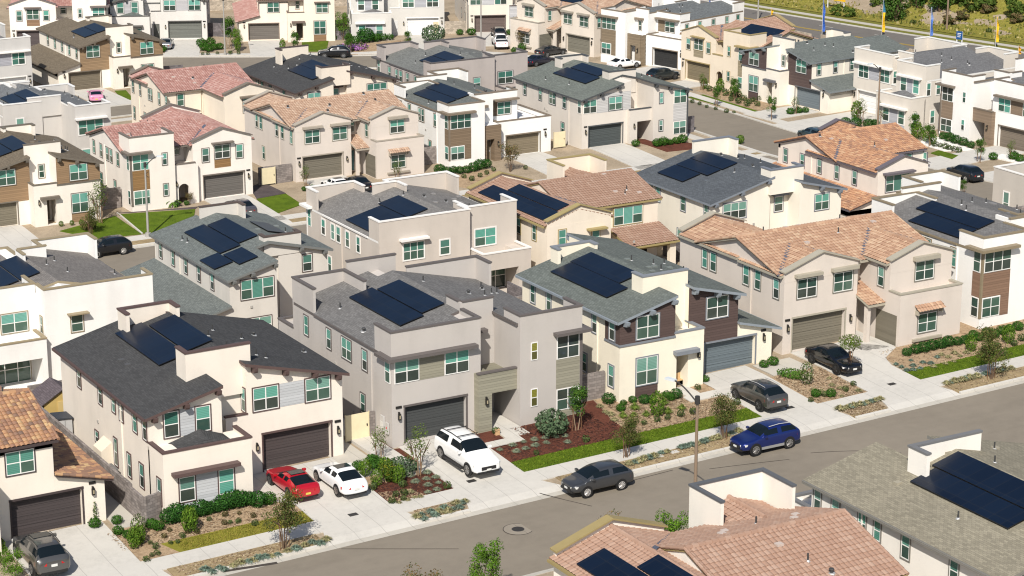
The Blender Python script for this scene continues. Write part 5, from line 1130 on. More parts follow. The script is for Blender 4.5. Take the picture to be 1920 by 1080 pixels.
car('bigsuv',(.80,.80,.79),'large white SUV with black roof bars facing the street',(69.8,125.6),0,(.3,.29,.28),rails=(.03,.03,.03),metal=0)
car('hatch',(.075,.078,.085),'dark grey hatchback parked at the kerb of the front street',(75.15,118.05),-90,(.62,.6,.58),metal=.6)
car('suv',(.008,.022,.15),'bright blue SUV with silver roof rails parked at the kerb',(88.6,118.2),-90,(.3,.29,.28),rails=(.6,.6,.6),clad=SILV,metal=.5)
car('suv',(.10,.098,.096),'grey SUV with dark blue roof on the driveway of the dark brown sided house',(92.95,124.9),180,(.09,.09,.09),roof=(.03,.035,.045),rails=(.5,.5,.5),metal=.6)
car('sedan',(.006,.007,.01),'glossy black car behind the staked young tree on the beige house driveway',(101.95,127.9),0,(.06,.06,.06),roof=(.01,.01,.012),metal=.2,rough=.12)
car('suv',(.30,.30,.29),'silver SUV cut by the right edge of the photo, parked at the front kerb',(115.6,118.2),-90,(.3,.3,.3),metal=.7)
car('suv',(.01,.011,.014),'black SUV parked at the kerb left, beside the white house with tan copings',(76.9,212.1),-90,(.6,.58,.55))
car('sedan',(.15,.135,.145),'purple grey sedan on the driveway of the pink tile house',(94.6,219.4),180,(.12,.12,.12),roof=(.1,.09,.1),metal=.6)
car('sedan',(.80,.79,.77),'white car beside the black sedan on the tiled beige house driveway',(107.3,222.4),180,(.1,.1,.1),sun=True,metal=0)
car('sedan',(.012,.012,.014),'black sedan with red rear lights beside a white car outside the tiled beige house',(109.7,222.2),180,(.2,.2,.2))
car('coupe',(.62,.26,.40),'pink sports car on a driveway at the upper left',(104.9,290.6),162,(.1,.1,.1),metal=0)
car('sedan',(.38,.38,.39),'small silver car on a driveway at the top left',(128.0,322.8),155,(.3,.3,.3),metal=.7)
car('suv',(.008,.01,.014),'black SUV parked on the street at the top, left of the pale driveway',(146.09,302.47),-118,(.25,.25,.25))
car('pickup',(.78,.78,.77),'white pickup truck on the driveway of the mauve garage house',(170.14,295.46),156,(.2,.2,.2),metal=0)
car('suv',(.03,.028,.03),'dark SUV parked in front of the white pickup',(174.20,303.00),157,(.2,.2,.2))
car('sedan',(.012,.014,.03),'dark blue car partly hidden behind the warm grey corner house roof',(166.85,278.50),100,(.2,.2,.2))
car('sedan',(.02,.02,.022),'black car before the turquoise door at the top, partly hidden',(172.44,284.65),98,(.2,.2,.2))
car('sedan',(.78,.78,.78),'white car partly hidden below the white house with an open garage',(175.18,269.31),95,(.3,.3,.3),metal=0)
car('suv',(.012,.02,.025),'dark SUV on the driveway of the tan house with an arched entry',(174.18,258.00),97,(.1,.1,.1))
car('suv',(.05,.085,.10),'teal grey SUV parked on the far side street behind an orange tile ridge',(168.0,216.4),176,(.15,.15,.15),metal=.5)
car('suv',(.01,.014,.02),'black SUV with a tall red rear light on the side street at right',(169.6,191.0),178,(.5,.48,.45))
# ------------------------------------------------------------------ plants
def leafmesh(name,n,rx,ry,rz,leaf,col,zc=None,seed=1,shell=.55,clumps=0,col2=None):
    r=random.Random(seed); m=MB(); mt=leafm(col); mt2=leafm(col2) if col2 else mt
    cs=[]
    for _ in range(clumps):
        a=r.uniform(0,6.28); q=math.sqrt(r.random())*.75; cs.append((q*math.cos(a)*rx,q*math.sin(a)*ry,r.uniform(-.8,.8)*rz,r.uniform(.28,.5)))
    zc=rz if zc is None else zc
    for _ in range(n):
        d=Vector((r.gauss(0,1),r.gauss(0,1),r.gauss(0,1))).normalized(); k=shell+(1-shell)*r.random()**.5
        if cs:
            c=r.choice(cs); p=Vector((c[0]+d.x*k*rx*c[3],c[1]+d.y*k*ry*c[3],c[2]+d.z*k*rz*c[3]))
        else: p=Vector((d.x*rx*k,d.y*ry*k,d.z*rz*k))
        p.z+=zc
        if p.z<0.02: p.z=r.uniform(.02,.15)
        t=Vector((r.gauss(0,1),r.gauss(0,1),r.gauss(0,.7)));nn=(d+t*.6).normalized(); a=nn.orthogonal().normalized(); b=nn.cross(a); s=leaf*r.uniform(.6,1.35); an=r.uniform(0,3.14); a,b=a*math.cos(an)+b*math.sin(an),b*math.cos(an)-a*math.sin(an)
        m.face([p-a*s,p-b*s*.55,p+a*s,p+b*s*.55],mt if r.random()<.6 else mt2)
    return m
def tuft(n,rad,ht,col,seed=1,w=.02,col2=None):
    r=random.Random(seed); m=MB(); mt=leafm(col); mt2=leafm(col2 or col)
    for _ in range(n):
        a=r.uniform(0,6.28); l=r.random()**.6; d=Vector((math.cos(a),math.sin(a),0)); s=Vector((-d.y,d.x,0))*w*r.uniform(.7,1.5)
        b=d*rad*.25*r.random(); t=d*rad*l; z=ht*math.sqrt(max(.06,1-l*l*.75))*r.uniform(.75,1.1); mid=(b+t)*.5*.9+Vector((0,0,z*.75)); t=Vector((t.x,t.y,z*.85 if l<.6 else z*.55))
        q=mt if r.random()<.65 else mt2
        m.face([b-s,b+s,mid+s,mid-s],q); m.face([mid-s,mid+s,t],q)
    return m
STORE=bpy.data.collections.new('prototypes')
def proto(m,name):
    o=m.build(name,fix=False); me=o.data; bpy.data.objects.remove(o); return me
PM={
'green_shrub':proto(leafmesh('s',798,.55,.55,.42,.06,(.045,.12,.016),seed=2,col2=(.03,.08,.012)),'green_shrub'),
'dark_shrub':proto(leafmesh('s',988,.62,.62,.5,.06,(.022,.07,.014),seed=3,col2=(.04,.11,.02)),'dark_shrub'),
'lime_shrub':proto(leafmesh('s',684,.5,.5,.55,.06,(.10,.17,.02),seed=4,col2=(.06,.12,.015)),'lime_shrub'),
'grey_shrub':proto(leafmesh('s',900,1.5,1.15,.75,.12,(.095,.135,.075),seed=5,col2=(.06,.10,.05)),'grey_shrub'),
'brown_shrub':proto(leafmesh('s',160,.3,.3,.26,.06,(.10,.075,.035),seed=6,col2=(.07,.08,.025)),'brown_shrub'),
'small_shrub':proto(leafmesh('s',170,.3,.3,.27,.06,(.075,.10,.03),seed=7,col2=(.05,.08,.03)),'small_shrub'),
'flower_shrub':proto(leafmesh('s',494,.5,.5,.6,.06,(.06,.10,.02),seed=8,col2=(.3,.28,.2)),'flower_shrub'),
'purple_flowers':proto(leafmesh('s',380,1.1,.9,.22,.09,(.33,.14,.36),seed=9,col2=(.07,.12,.03)),'purple_flowers'),
'fescue_tuft':proto(tuft(150,.36,.26,(.20,.24,.17),3,.014,(.26,.255,.15)),'fescue_tuft'),
'blue_tuft':proto(tuft(160,.34,.26,(.14,.20,.16),4,.014,(.17,.22,.16)),'blue_tuft'),
'straw_tuft':proto(tuft(170,.38,.3,(.33,.29,.16),5,.014,(.22,.23,.10)),'straw_tuft'),
'grass_clump':proto(tuft(200,.62,.72,(.12,.19,.03),6,.018,(.20,.24,.06)),'grass_clump'),
'cypress':proto(leafmesh('s',700,.34,.34,1.5,.09,(.03,.075,.014),seed=12,shell=.6,col2=(.05,.11,.02)),'cypress'),
'hill_shrub':proto(leafmesh('s',120,.75,.75,.5,.2,(.075,.10,.03),seed=13,col2=(.05,.075,.022)),'hill_shrub'),
'hill_bush':proto(leafmesh('s',600,3.2,2.6,1.9,.42,(.06,.10,.02),seed=14,clumps=9,col2=(.11,.15,.03)),'hill_bush'),
'rust_bush':proto(leafmesh('s',520,2.6,2.2,1.4,.38,(.13,.095,.045),seed=15,clumps=8,col2=(.09,.10,.035)),'rust_bush'),
'vine':proto(leafmesh('s',120,.2,.14,.95,.07,(.06,.10,.018),seed=16),'vine'),
'ground_cover':proto(leafmesh('s',900,2.2,1.0,.4,.1,(.06,.14,.02),seed=17,col2=(.09,.17,.03)),'ground_cover'),
}
DENSE=[]
def plant(kind,u,v,s,label,group,sz=1.0,rz=None):
    o=bpy.data.objects.new(kind,PM[kind]); COL.objects.link(o); o.location=(u,v,h(u,v)+.03); o.scale=(s,s,s*sz); o.rotation_euler.z=random.uniform(0,6.28) if rz is None else rz
    cat={'fescue_tuft':'grass tuft','blue_tuft':'grass tuft','straw_tuft':'grass tuft','grass_clump':'grass clump','purple_flowers':'flowers','cypress':'cypress','vine':'climber'}.get(kind,'shrub')
    return tag(o,label,cat,group)
ADJ={'green_shrub':'bright green rounded shrub','dark_shrub':'dense dark green shrub','lime_shrub':'yellow green leafy shrub','grey_shrub':'large grey green sprawling shrub','brown_shrub':'small brownish shrub','small_shrub':'small olive green shrub','flower_shrub':'shrub with pale flowers','fescue_tuft':'pale grey green fescue tuft','blue_tuft':'blue grey fescue tuft','straw_tuft':'straw coloured grass tuft','grass_clump':'tall green arching grass clump','cypress':'narrow upright cypress','hill_shrub':'low olive shrub','purple_flowers':'patch of purple flowers','vine':'slim climbing plant','ground_cover':'spreading green ground cover'}
def bed(kind,pts,where,s=1.0,sz=1.0):
    pts=sorted(pts,key=lambda p:p[0])
    n=len(pts)
    for i,p in enumerate(pts):
        lb=ADJ[kind]+' '+where
        if n>1 and i<20 : lb=ORD[i].capitalize()+' '+ADJ[kind]+' from left '+where
        elif n>1: lb=ADJ[kind]+' towards the right, '+where
        plant(kind,p[0],p[1],s*.95*(p[2] if len(p)>2 else random.uniform(.8,1.2)),lb,ADJ[kind]+'s '+where,sz)
B1_='in the tan bed near the red coupe'
bed('dark_shrub',[(49.19,126.93),(49.72,126.99),(50.22,126.98),(50.71,126.96),(51.27,127.01),(51.81,126.98),(52.37,127.02),(52.94,127.07),(53.53,127.09),(54.04,127.08),(54.61,127.04),(55.02,126.45)],'under the wall left of the red coupe',1.1)
bed('green_shrub',[(45.83,126.98),(46.15,126.20),(47.92,126.76),(48.21,126.34),(48.03,127.93),(46.36,125.40),(55.80,126.47)],B1_,.85)
bed('brown_shrub',[(48.73,125.79),(49.59,124.97),(50.11,124.68),(52.59,126.10),(53.50,125.94),(54.07,125.09),(52.09,125.05),(48.10,125.11)],B1_,.65)
bed('small_shrub',[(49.07,124.57),(48.53,124.02),(48.10,124.09),(50.11,124.85),(51.47,126.01),(52.44,124.94),(52.88,124.78),(53.68,123.98),(46.48,123.08),(46.84,123.12),(45.92,122.54),(47.08,123.99),(47.02,124.69),(53.03,124.96)],B1_,.72)
bed('lime_shrub',[(50.12,125.71),(46.45,125.01),(45.95,124.62),(49.76,125.04)],B1_,1.0,1.5); bed('flower_shrub',[(46.86,126.23)],B1_,1.2,1.2)
S_='in the kerb strip left of the driveways'
bed('blue_tuft',[(48.50,119.64),(48.78,119.27),(49.37,119.51),(49.53,119.25),(51.23,119.40),(51.91,119.49),(52.36,119.48),(53.11,119.41),(54.42,119.55),(55.65,119.86),(56.02,119.51)],S_,1.5); bed('straw_tuft',[(50.17,119.35),(50.67,119.45),(51.52,119.40),(52.74,119.38),(53.87,119.53),(55.11,119.71),(56.59,119.79)],S_,1.35)
S_='in the planting strip between the two driveways'
bed('blue_tuft',[(63.36,120.08),(63.29,119.52),(64.07,120.13),(64.09,119.58),(65.04,120.13),(65.44,119.82),(66.44,120.36),(65.94,119.82)],S_,1.5); bed('straw_tuft',[(62.97,119.93),(64.58,119.93),(65.04,119.65),(66.74,120.48),(66.08,120.48)],S_,1.35)
B2_='in red mulch left of the white SUV'
bed('green_shrub',[(64.35,128.92),(64.21,128.01),(63.12,128.42)],B2_,1.05); bed('lime_shrub',[(63.95,125.75),(64.15,126.59),(63.02,125.60),(62.99,127.24),(64.38,125.22)],B2_,.95,1.3); bed('grey_shrub',[(65.26,126.46)],B2_,.75); bed('fescue_tuft',[(65.64,125.76),(65.46,124.81),(66.80,125.70),(66.29,124.82),(66.93,124.76),(66.68,123.94),(65.91,123.90),(65.40,122.96),(66.08,123.05)],B2_,1.15); bed('small_shrub',[(66.81,123.02),(64.41,124.54),(63.90,123.42),(63.49,122.71),(62.54,125.12),(63.35,123.55),(62.65,122.72)],B2_,1.0); bed('straw_tuft',[(64.45,123.58),(64.30,122.72),(63.72,122.57),(63.03,122.49),(64.64,122.62)],B2_,.9)
B3_='in red mulch right of the white SUV'
bed('grey_shrub',[(77.34,127.29)],B3_,1.15,1.15); bed('fescue_tuft',[(72.82,126.61),(73.93,126.80),(74.91,126.98),(75.73,126.94),(76.50,126.82),(77.27,126.60),(77.90,126.46),(74.42,125.92),(75.29,126.05),(76.15,126.08),(73.66,125.84),(77.46,125.46)],B3_,1.15); bed('small_shrub',[(74.59,124.81),(74.00,129.17),(78.63,125.01)],B3_,.9)
B4_='below the house with dark brown siding'
bed('dark_shrub',[(83.71,130.09),(85.85,128.75),(86.36,128.57),(88.38,128.46)],B4_,.82); bed('green_shrub',[(84.42,129.24),(85.25,129.35),(87.84,128.88),(87.83,128.32),(92.05,130.18),(83.66,128.41)],B4_,.62); bed('grass_clump',[(83.11,127.29),(83.87,127.09),(84.70,126.73),(86.27,126.41),(87.50,126.49),(84.61,128.10),(86.96,127.90)],B4_,.85); bed('lime_shrub',[(85.35,126.37)],B4_,1.0,1.6); bed('small_shrub',[(83.74,125.54),(85.69,125.54),(86.79,125.58),(91.48,125.40),(90.63,129.06),(82.69,125.48),(84.83,125.58),(87.79,125.46)],B4_,.9); bed('straw_tuft',[(82.55,128.69),(82.79,129.77),(82.62,128.10),(82.34,127.18)],B4_,1.1)
S_='in the strip by the front lamp'
bed('blue_tuft',[(79.52,120.29),(80.72,120.43),(81.96,120.76),(83.66,120.84),(83.98,120.87),(84.43,120.82),(85.43,120.88),(85.87,121.07),(88.05,121.21)],S_,1.5); bed('straw_tuft',[(79.07,120.24),(79.87,120.30),(80.34,120.44),(81.18,120.48),(82.38,120.73),(84.96,120.83),(86.23,120.96),(86.71,121.01),(87.52,121.09),(88.63,121.21)],S_,1.35)
B5_='in the tan island before the black car'
bed('ground_cover',[(98.03,127.52)],B5_,.72,1.5); bed('flower_shrub',[(98.09,126.07)],B5_,.95,1.4); bed('green_shrub',[(98.22,123.35),(97.28,123.87),(97.48,130.43),(98.32,130.46)],B5_,.75); bed('small_shrub',[(97.82,123.57),(99.74,123.65),(100.88,124.18),(96.35,123.26)],B5_,.85); bed('straw_tuft',[(99.53,124.92),(99.72,124.24),(98.23,124.49),(100.18,126.09),(100.58,123.18),(98.89,122.98),(97.73,124.77)],B5_,.95)
S_='in the short strip nearest the blue SUV'
bed('straw_tuft',[(97.18,120.98),(97.79,120.97),(98.37,120.98),(98.95,121.00),(99.56,120.99),(100.31,121.03),(100.83,121.08)],S_,1.5); bed('blue_tuft',[(98.08,120.92),(99.14,120.88),(99.95,121.00)],S_,1.4)
B6_='in tan bed right of the black car'
bed('dark_shrub',[(108.13,127.02),(108.98,127.05),(109.75,127.00),(110.60,127.03),(111.39,126.98),(112.17,127.05),(112.92,126.89),(113.61,126.89)],B6_,.78); bed('blue_tuft',[(106.26,125.96),(106.26,125.35),(107.71,126.01),(107.16,125.10),(108.20,125.25),(108.58,124.80),(109.85,125.58),(106.13,124.58),(107.27,124.43),(106.61,124.43)],B6_,1.1); bed('straw_tuft',[(110.41,125.76),(110.58,125.17),(111.50,125.53),(111.49,124.91),(112.35,125.19),(108.34,124.20),(109.52,124.28),(110.36,124.31)],B6_,1.05)
B7_='before the white house at the right end'
bed('green_shrub',[(114.23,127.19),(115.04,127.52),(114.98,126.78),(116.24,127.37),(116.44,126.75),(117.48,126.95),(118.41,127.22),(119.11,127.10)],B7_,.85); bed('lime_shrub',[(116.53,125.28),(112.92,125.37)],B7_,1.1,1.3); bed('small_shrub',[(115.06,124.82),(116.57,124.62),(113.66,124.71),(117.80,125.22),(114.44,123.53)],B7_,1.0)
S_='in kerb strip left of the silver SUV'
bed('straw_tuft',[(106.92,121.04),(107.70,121.07),(108.27,120.98),(109.06,121.02),(109.75,121.00),(111.68,121.00),(112.38,121.10),(112.97,121.00)],S_,1.5); bed('blue_tuft',[(107.29,121.06),(108.72,121.10),(109.55,121.12),(110.65,121.10),(112.17,121.09)],S_,1.45)
# further back
bed('vine',[(45.2,129.2)],'on the garage wall of the orange tile house',.8,1.0); bed('green_shrub',[(44.9,128.6),(46.3,128.4)],'at the garage corner of the orange tile house',.7); bed('lime_shrub',[(38.6,128.2),(37.8,126.6)],'at the corner beside the dark grey SUV',.9)
RB='before the pink tile house'; bed('green_shrub',[(89.38,224.60),(90.63,224.67)],RB,.8)
bed('lime_shrub',[(76.04,223.02),(77.15,222.89),(78.03,222.46)],'at the left edge brown sided house',.6); bed('brown_shrub',[(77.79,220.69),(78.50,220.75)],'at the left edge brown sided house',1.6)
bed('dark_shrub',[(120.82,223.48),(121.20,222.55),(122.39,223.21),(122.93,222.70),(123.75,222.55),(124.78,222.79),(125.88,223.26),(126.88,223.54)],'hedging the white house in the middle',1.1); bed('small_shrub',[(122.39,220.74),(122.67,219.39),(124.23,220.34),(125.43,220.99),(126.80,221.81),(130.54,221.00)],'below the middle white house hedge',1.2)
bed('green_shrub',[(147.54,224.03),(149.84,222.92),(150.81,223.01),(151.67,222.93),(152.70,223.09),(153.75,223.27)],'before the warm grey corner house',1.1); bed('lime_shrub',[(155.22,217.41),(158.94,219.39),(159.61,219.66)],'on the street corner verge',.9)
G7='before the tan house with an arched entry'
bed('small_shrub',[(174.34,247.21),(174.04,244.95),(174.55,243.85),(174.45,241.91),(175.45,242.12),(174.65,239.81),(174.06,237.82),(175.27,238.67),(172.98,236.90),(174.17,236.21),(173.07,238.78),(173.16,240.69),(176.45,238.77)],G7,1.6); bed('green_shrub',[(177.38,244.21),(177.50,242.93),(177.26,241.06),(177.24,239.49),(177.35,238.24),(177.39,245.43)],'hedging the side street dark brown house',1.2); bed('lime_shrub',[(174.54,248.73),(175.56,246.50),(175.11,242.71)],G7,1.2,1.4)
bed('small_shrub',[(168.07,242.08),(168.14,240.49),(167.97,238.67),(168.21,237.01),(168.44,234.99),(168.89,233.99)],'in the verge of the side street',1.1); bed('green_shrub',[(177.10,229.94),(174.88,230.12),(176.15,230.13)],'beside the blue grey garage at right',1.0)
bed('small_shrub',[(178.48,205.50),(178.36,204.50),(178.34,203.80),(178.42,203.04),(178.30,202.06),(178.15,206.07)],'in the white gravel bed',1.4); bed('dark_shrub',[(181.76,208.88),(181.59,207.51),(181.42,206.15),(181.35,204.74),(181.29,203.34)],'along the wall behind the white gravel',1.1); bed('lime_shrub',[(179.24,209.02),(178.68,207.18),(179.08,210.60)],'at the corner of the white gravel bed',1.4,1.5); bed('green_shrub',[(181.10,195.76),(180.94,194.50),(179.14,197.01)],'beside the second white gravel bed',1.2)
bed('dark_shrub',[(177.53,220.22),(178.45,218.97),(179.52,219.06),(176.39,220.88)],'at the lamp before the taupe house',1.1); bed('lime_shrub',[(179.86,223.17),(181.45,219.36)],'at the lamp before the taupe house',1.3,1.6); bed('green_shrub',[(184.72,230.06)],'beside the taupe house white garage door',.9,1.6)
bed('cypress',[(140.82,322.44),(145.84,320.52),(148.77,319.31),(152.18,318.12)],'before the pink tile house at the top',1.0); bed('green_shrub',[(149.20,318.51),(150.25,318.43),(151.33,318.23),(152.47,315.71)],'under the brown panel at the top',1.0); bed('lime_shrub',[(141.47,310.48),(135.92,314.31)],'beside the pale driveway at the top',.9,2.0)
bed('green_shrub',[(131.97,317.70),(132.24,316.51),(133.45,317.34),(134.31,317.34),(132.85,320.81),(134.39,320.95)],'right of the silver car driveway',1.5); bed('small_shrub',[(130.22,314.16),(130.89,313.76),(132.28,313.43),(133.91,312.46),(134.99,311.81),(140.01,308.26),(141.73,308.24),(143.12,308.43)],'in the kerb verge at the top left',1.1)
bed('purple_flowers',[(149.52,307.14),(150.72,307.42),(152.00,306.41)],'beside the sloping pale driveway at the top',1.6); bed('dark_shrub',[(155.30,310.67)],'before the light grey house at the top',2.4); bed('green_shrub',[(153.76,313.02),(153.28,310.24),(156.99,310.44),(158.30,310.67),(159.35,310.59)],'before the light grey house at the top',1.5); bed('grey_shrub',[(163.71,304.64)],'right of the white garage door at the top',1.5,1.4)
bed('green_shrub',[(171.74,312.54),(170.53,308.64),(172.03,307.61),(176.85,304.31),(169.00,289.25),(170.94,290.23)],'around the white pickup driveway',1.4); bed('green_shrub',[(126.13,319.65),(127.62,321.86)],'left of the silver car',1.5); bed('small_shrub',[(121.66,304.54),(123.11,304.13),(125.03,303.44),(126.37,303.10)],'in the verge behind the pink roof',1.2)
bed('dark_shrub',[(106.53,301.66),(105.49,300.49)],'left of the pink sports car',1.3); bed('green_shrub',[(112.11,295.54)],'at the door near the pink car',.8)
bed('green_shrub',[(71.08,170.74),(70.03,170.86),(71.75,169.83)] if False else [(87.0,226.6),(88.4,226.8)],'at the arch of the pink tile house',.6); bed('green_shrub',[(96.95,232.99),(99.45,232.38)] if False else [(104.2,224.0),(105.0,223.6)],'left of the beige house garage',.8)
# --- trees
def tree(kind,label,u,v,s=1.0,group='young street trees',stakes=False):
    key=kind
    if key not in TP: TP[key]=maketree(kind)
    r=TP[key] if not TU.get(key) else copy_tree(TP[key]); TU[key]=1
    r.location=(u,v,h(u,v)); r.scale=(s,s,s); r.rotation_euler.z=random.uniform(0,6.28)
    r['label']=label; r['category']='tree'; r['group']=group; return r
TP={};TU={}
BARK=plain((.13,.085,.055),.9); BARKL=plain((.28,.2,.13),.9); STK=plain((.17,.09,.045),.8)
def maketree(kind):
    r=empty({'palm':'palm_tree'}.get(kind,'young_tree' if kind in('maple','green','staked','wispy','lime') else 'tree'),(0,0,0)); rr=random.Random(kind); m=MB()
    spec={'maple':(4,1.6,3.4,1.3,1.3,3600,.062,(.105,.10,.032),(.06,.095,.022)),'green':(2,1.5,3.0,.85,1.1,2600,.06,(.045,.105,.018),(.07,.13,.02)),'staked':(1,1.7,2.75,.9,.6,1300,.055,(.07,.115,.012),(.10,.14,.02)),'wispy':(3,1.2,2.6,.8,1.1,700,.055,(.11,.15,.035),(.07,.11,.025)),
      'lime':(3,1.9,4.3,1.35,1.6,3600,.075,(.10,.19,.02),(.06,.13,.015)),'rust':(3,1.5,3.0,1.25,1.0,1800,.065,(.15,.10,.045),(.08,.095,.03)),'dense':(3,.8,8.0,2.3,3.9,4200,.2,(.045,.10,.018),(.075,.135,.028)),'citrus':(1,.5,1.7,.65,.8,900,.07,(.05,.10,.015),(.16,.17,.02)),'palm':(1,.5,1.2,1,1,0,0,(.08,.14,.025),(.08,.14,.025))}[kind]
    stems,zb,zt,rad,rz_,n,leaf,c1,c2=spec
    top=[]
    for k in range(stems):
        a=k*6.28/stems+rr.random(); x,y=.07*math.cos(a),.07*math.sin(a); p=(x,y,-.1); q=(x*3+.1*math.cos(a),y*3+.1*math.sin(a),zb); m.cyl(p,q,.045 if kind!='dense' else .2,.03 if kind!='dense' else .14,6,BARK if kind in('maple','rust','dense') else BARKL)
        for j in range(4):
            b=a+rr.uniform(-1.6,1.6); e=(q[0]+math.cos(b)*rad*.6,q[1]+math.sin(b)*rad*.6,zb+(zt-zb)*rr.uniform(.3,.9)); m.cyl(q,e,.028 if kind!='dense' else .12,.01,5,BARK); top.append(e)
    m.build('trunk',r)
    if kind=='palm':
        c=MB(); mt=leafm(c1)
        for k in range(22):
            a=k*6.28/22+rr.random()*.2; up=rr.uniform(.25,1.0); d=Vector((math.cos(a),math.sin(a),0)); sd_=Vector((-d.y,d.x,0)); pr_=Vector((0,0,.5))
            for j in range(6):
                t=(j+1)/6; q=Vector((d.x*t*1.1,d.y*t*1.1,.5+up*t*1.1-t*t*.9)); w_=.16*(1-t)+.03; w0=.16*(1-j/6)+.03; c.face([pr_-sd_*w0,pr_+sd_*w0,q+sd_*w_,q-sd_*w_],mt); pr_=q
        c.build('crown',r,fix=False); return r
    m2=leafmesh('c',n,rad,rad,rz_,leaf,c1,zc=(zb+zt)/2+.1,seed=hash(kind)%97 if False else len(kind)*7+ord(kind[0]),shell=.35,clumps={'maple':30,'green':22,'staked':0,'wispy':22,'lime':26,'rust':24,'dense':30,'citrus':0}[kind],col2=c2)
    m2.build('crown',r,fix=False)
    if kind in('staked','wispy','maple','green'):
        for s in (-1,1): k=MB(); k.cyl((s*.33,0,-.1),(s*.33,.02,1.75),.028,.028,6,STK); k.build('stake',r)
    return r
FR='street trees of the front row'
tree('maple','multi stemmed brown green tree before the driveway of the red coupe',*(53.88,120.00),1.0,FR); tree('maple','brown green young tree standing behind the dark grey hatchback',79.6,121.4,.8,FR); tree('maple','brown green street tree left of the bright blue SUV',*(87.14,120.86),.86,FR); tree('maple','street tree with pink brown crown on the strip left of the silver SUV',*(110.39,120.23),1.0,FR); tree('staked','small staked tree with a flat yellow green crown before the black car',*(102.35,126.55),1.0,FR)
tree('wispy','thin staked tree in the red mulch bed left of the white SUV',*(66.19,125.75),1.15,'yard trees'); tree('wispy','sparse pale flowered shrub tree beside the side path of the grey house',*(64.90,128.81),.85,'yard trees'); tree('green','small green tree in the red mulch beside the grey house window',*(79.18,127.01),.95,'yard trees'); tree('citrus','low citrus bush tree with yellow fruit in the red mulch',*(63.83,125.53),.85,'yard trees')
tree('lime','bright green tree at the bottom centre, cut by the photo edge',60.2,106.4,.8,'near side trees'); tree('rust','brown leaved tree top at the bottom edge, left of the bright green tree',56.3,106.4,.95,'near side trees'); tree('rust','brown leaved tree above the mauve tile gable',69.3,106.3,1.0,'near side trees'); tree('lime','green tree behind the box parapet of the mauve tile roof',71.0,103.2,.85,'near side trees'); tree('lime','green shrub tree at the bottom left corner',37.9,123.4,.5,'near side trees')
tree('palm','small palm on the lawn before the pink tile house',*(89.23,224.97),.95,'yard trees'); tree('wispy','thin young tree on the left lawn beside the block wall',*(80.09,222.51),1.5,'yard trees'); tree('rust','thin reddish shrub tree at the arched entry of the pink tile house',*(91.02,224.71),.42,'yard trees'); tree('maple','brownish wispy tree at the right corner of the left brown sided house',*(77.75,219.05),.75,'yard trees')
tree('rust','red leaved small tree beside the driveway of the white house in the middle',*(128.55,220.97),1.0,'yard trees'); tree('wispy','bare thin young tree at the tiled window of the beige house',*(115.17,223.04),.8,'yard trees'); tree('wispy','thin young tree left of the white car outside the beige house',*(105.22,225.86),.8,'yard trees')
for q,lb,kd,s in (((169.60,238.87),'green street tree before the tan house lawn','green',0.79),((170.70,228.51),'staked green tree at the corner of the blue grey garage driveway','green',0.90),((173.89,248.29),'small tree at the tan house driveway','wispy',0.79),((173.63,240.41),'small dark tree in the bed before the tan house','green',.9),((175.35,229.85),'thin young tree between the two driveways at right','wispy',0.79),((179.15,221.42),'leafy young tree left of the brown lamp post','wispy',1.08),((178.92,210.70),'tree at the left of the white gravel bed','green',0.94),((177.82,206.65),'green tree inside the white gravel bed','green',0.79),((176.79,196.81),'staked street tree above the black SUV','green',0.83),((164.41,185.17),'round green street tree on the near side of the side street','green',0.5),((180.84,195.92),'young tree at the second white gravel bed','wispy',0.79),((180.38,218.56),'leafy tree right of the brown lamp post','wispy',1.08)): tree(kd,lb,*q,s,'young trees along the side street')
for q,lb,kd,s in (((135.58,317.09),'tall young tree between the two driveways at the top left','green',1.4),((142.79,308.64),'small round street tree beside the pale driveway at the top','green',.95),((153.56,314.81),'tall thin yellow green tree before the grey block wall at the top','lime',.9),((149.54,304.49),'small tree amid the purple flowers','green',.9),((157.72,301.56),'small round green tree on the sloping driveway verge','green',.8),((171.19,290.65),'bushy tree right of the white pickup','rust',.9),((136.21,315.17),'leafy tree left of the pink tile house garage','lime',.7),((153.02,317.98),'green tree right of the brown window panel house','green',1.2),((116.26,309.30),'small dark tree at the verge behind the pink roof','rust',.8)): tree(kd,lb,*q,s,'young trees at the top of the photo')
for q,lb,s in (((233.45,281.05),'dense dark green tree on the hillside at the top','1.0'),((240.90,279.22),'dense tree at the top edge right of the dark hillside tree','.9'),((240.46,284.14),'lighter hillside tree at the top edge between two dense trees','.8')): tree('dense',lb,*q,float(s),'hillside trees')
# hillside shrubs
HS='low olive shrub growing in rows on the hillside beyond the main road'
rr=random.Random(5); cnt=0
def hplant(kind,u,v,s,lb,grp):
    o=plant(kind,u,v,s,lb,grp); o.location.z=hz(u,v)-.05; return o
for j in range(11):
    for i in range(17):
        v=218+i*2.7+rr.uniform(-.6,.6); d=9+j*2.3+rr.uniform(-.5,.5); hplant('hill_shrub',fc(v)+5+d,v,rr.uniform(.55,1.0),HS,'olive shrubs in rows on the hillside')
HB=[((230.20,291.46),'dark bush at the foot of the hillside left'),((230.68,289.06),'second dark bush at the foot of the hillside'),((238.51,292.42),'bush left of the dense hillside tree')]
for (u,v),lb in HB: hplant('hill_bush',u,v,.42,lb,'bushes on the hillside')
for k,(px,nm) in enumerate((((243.09,273.25),'large green bush on the upper hillside, left one'),((244.80,271.30),'large green bush on the upper hillside, middle one'),((243.00,277.54),'large green bush beside the utility pole'),((243.87,265.60),'large green bush at the right edge of the hillside'))): hplant('hill_bush',*px,.7,nm,'bushes on the hillside')
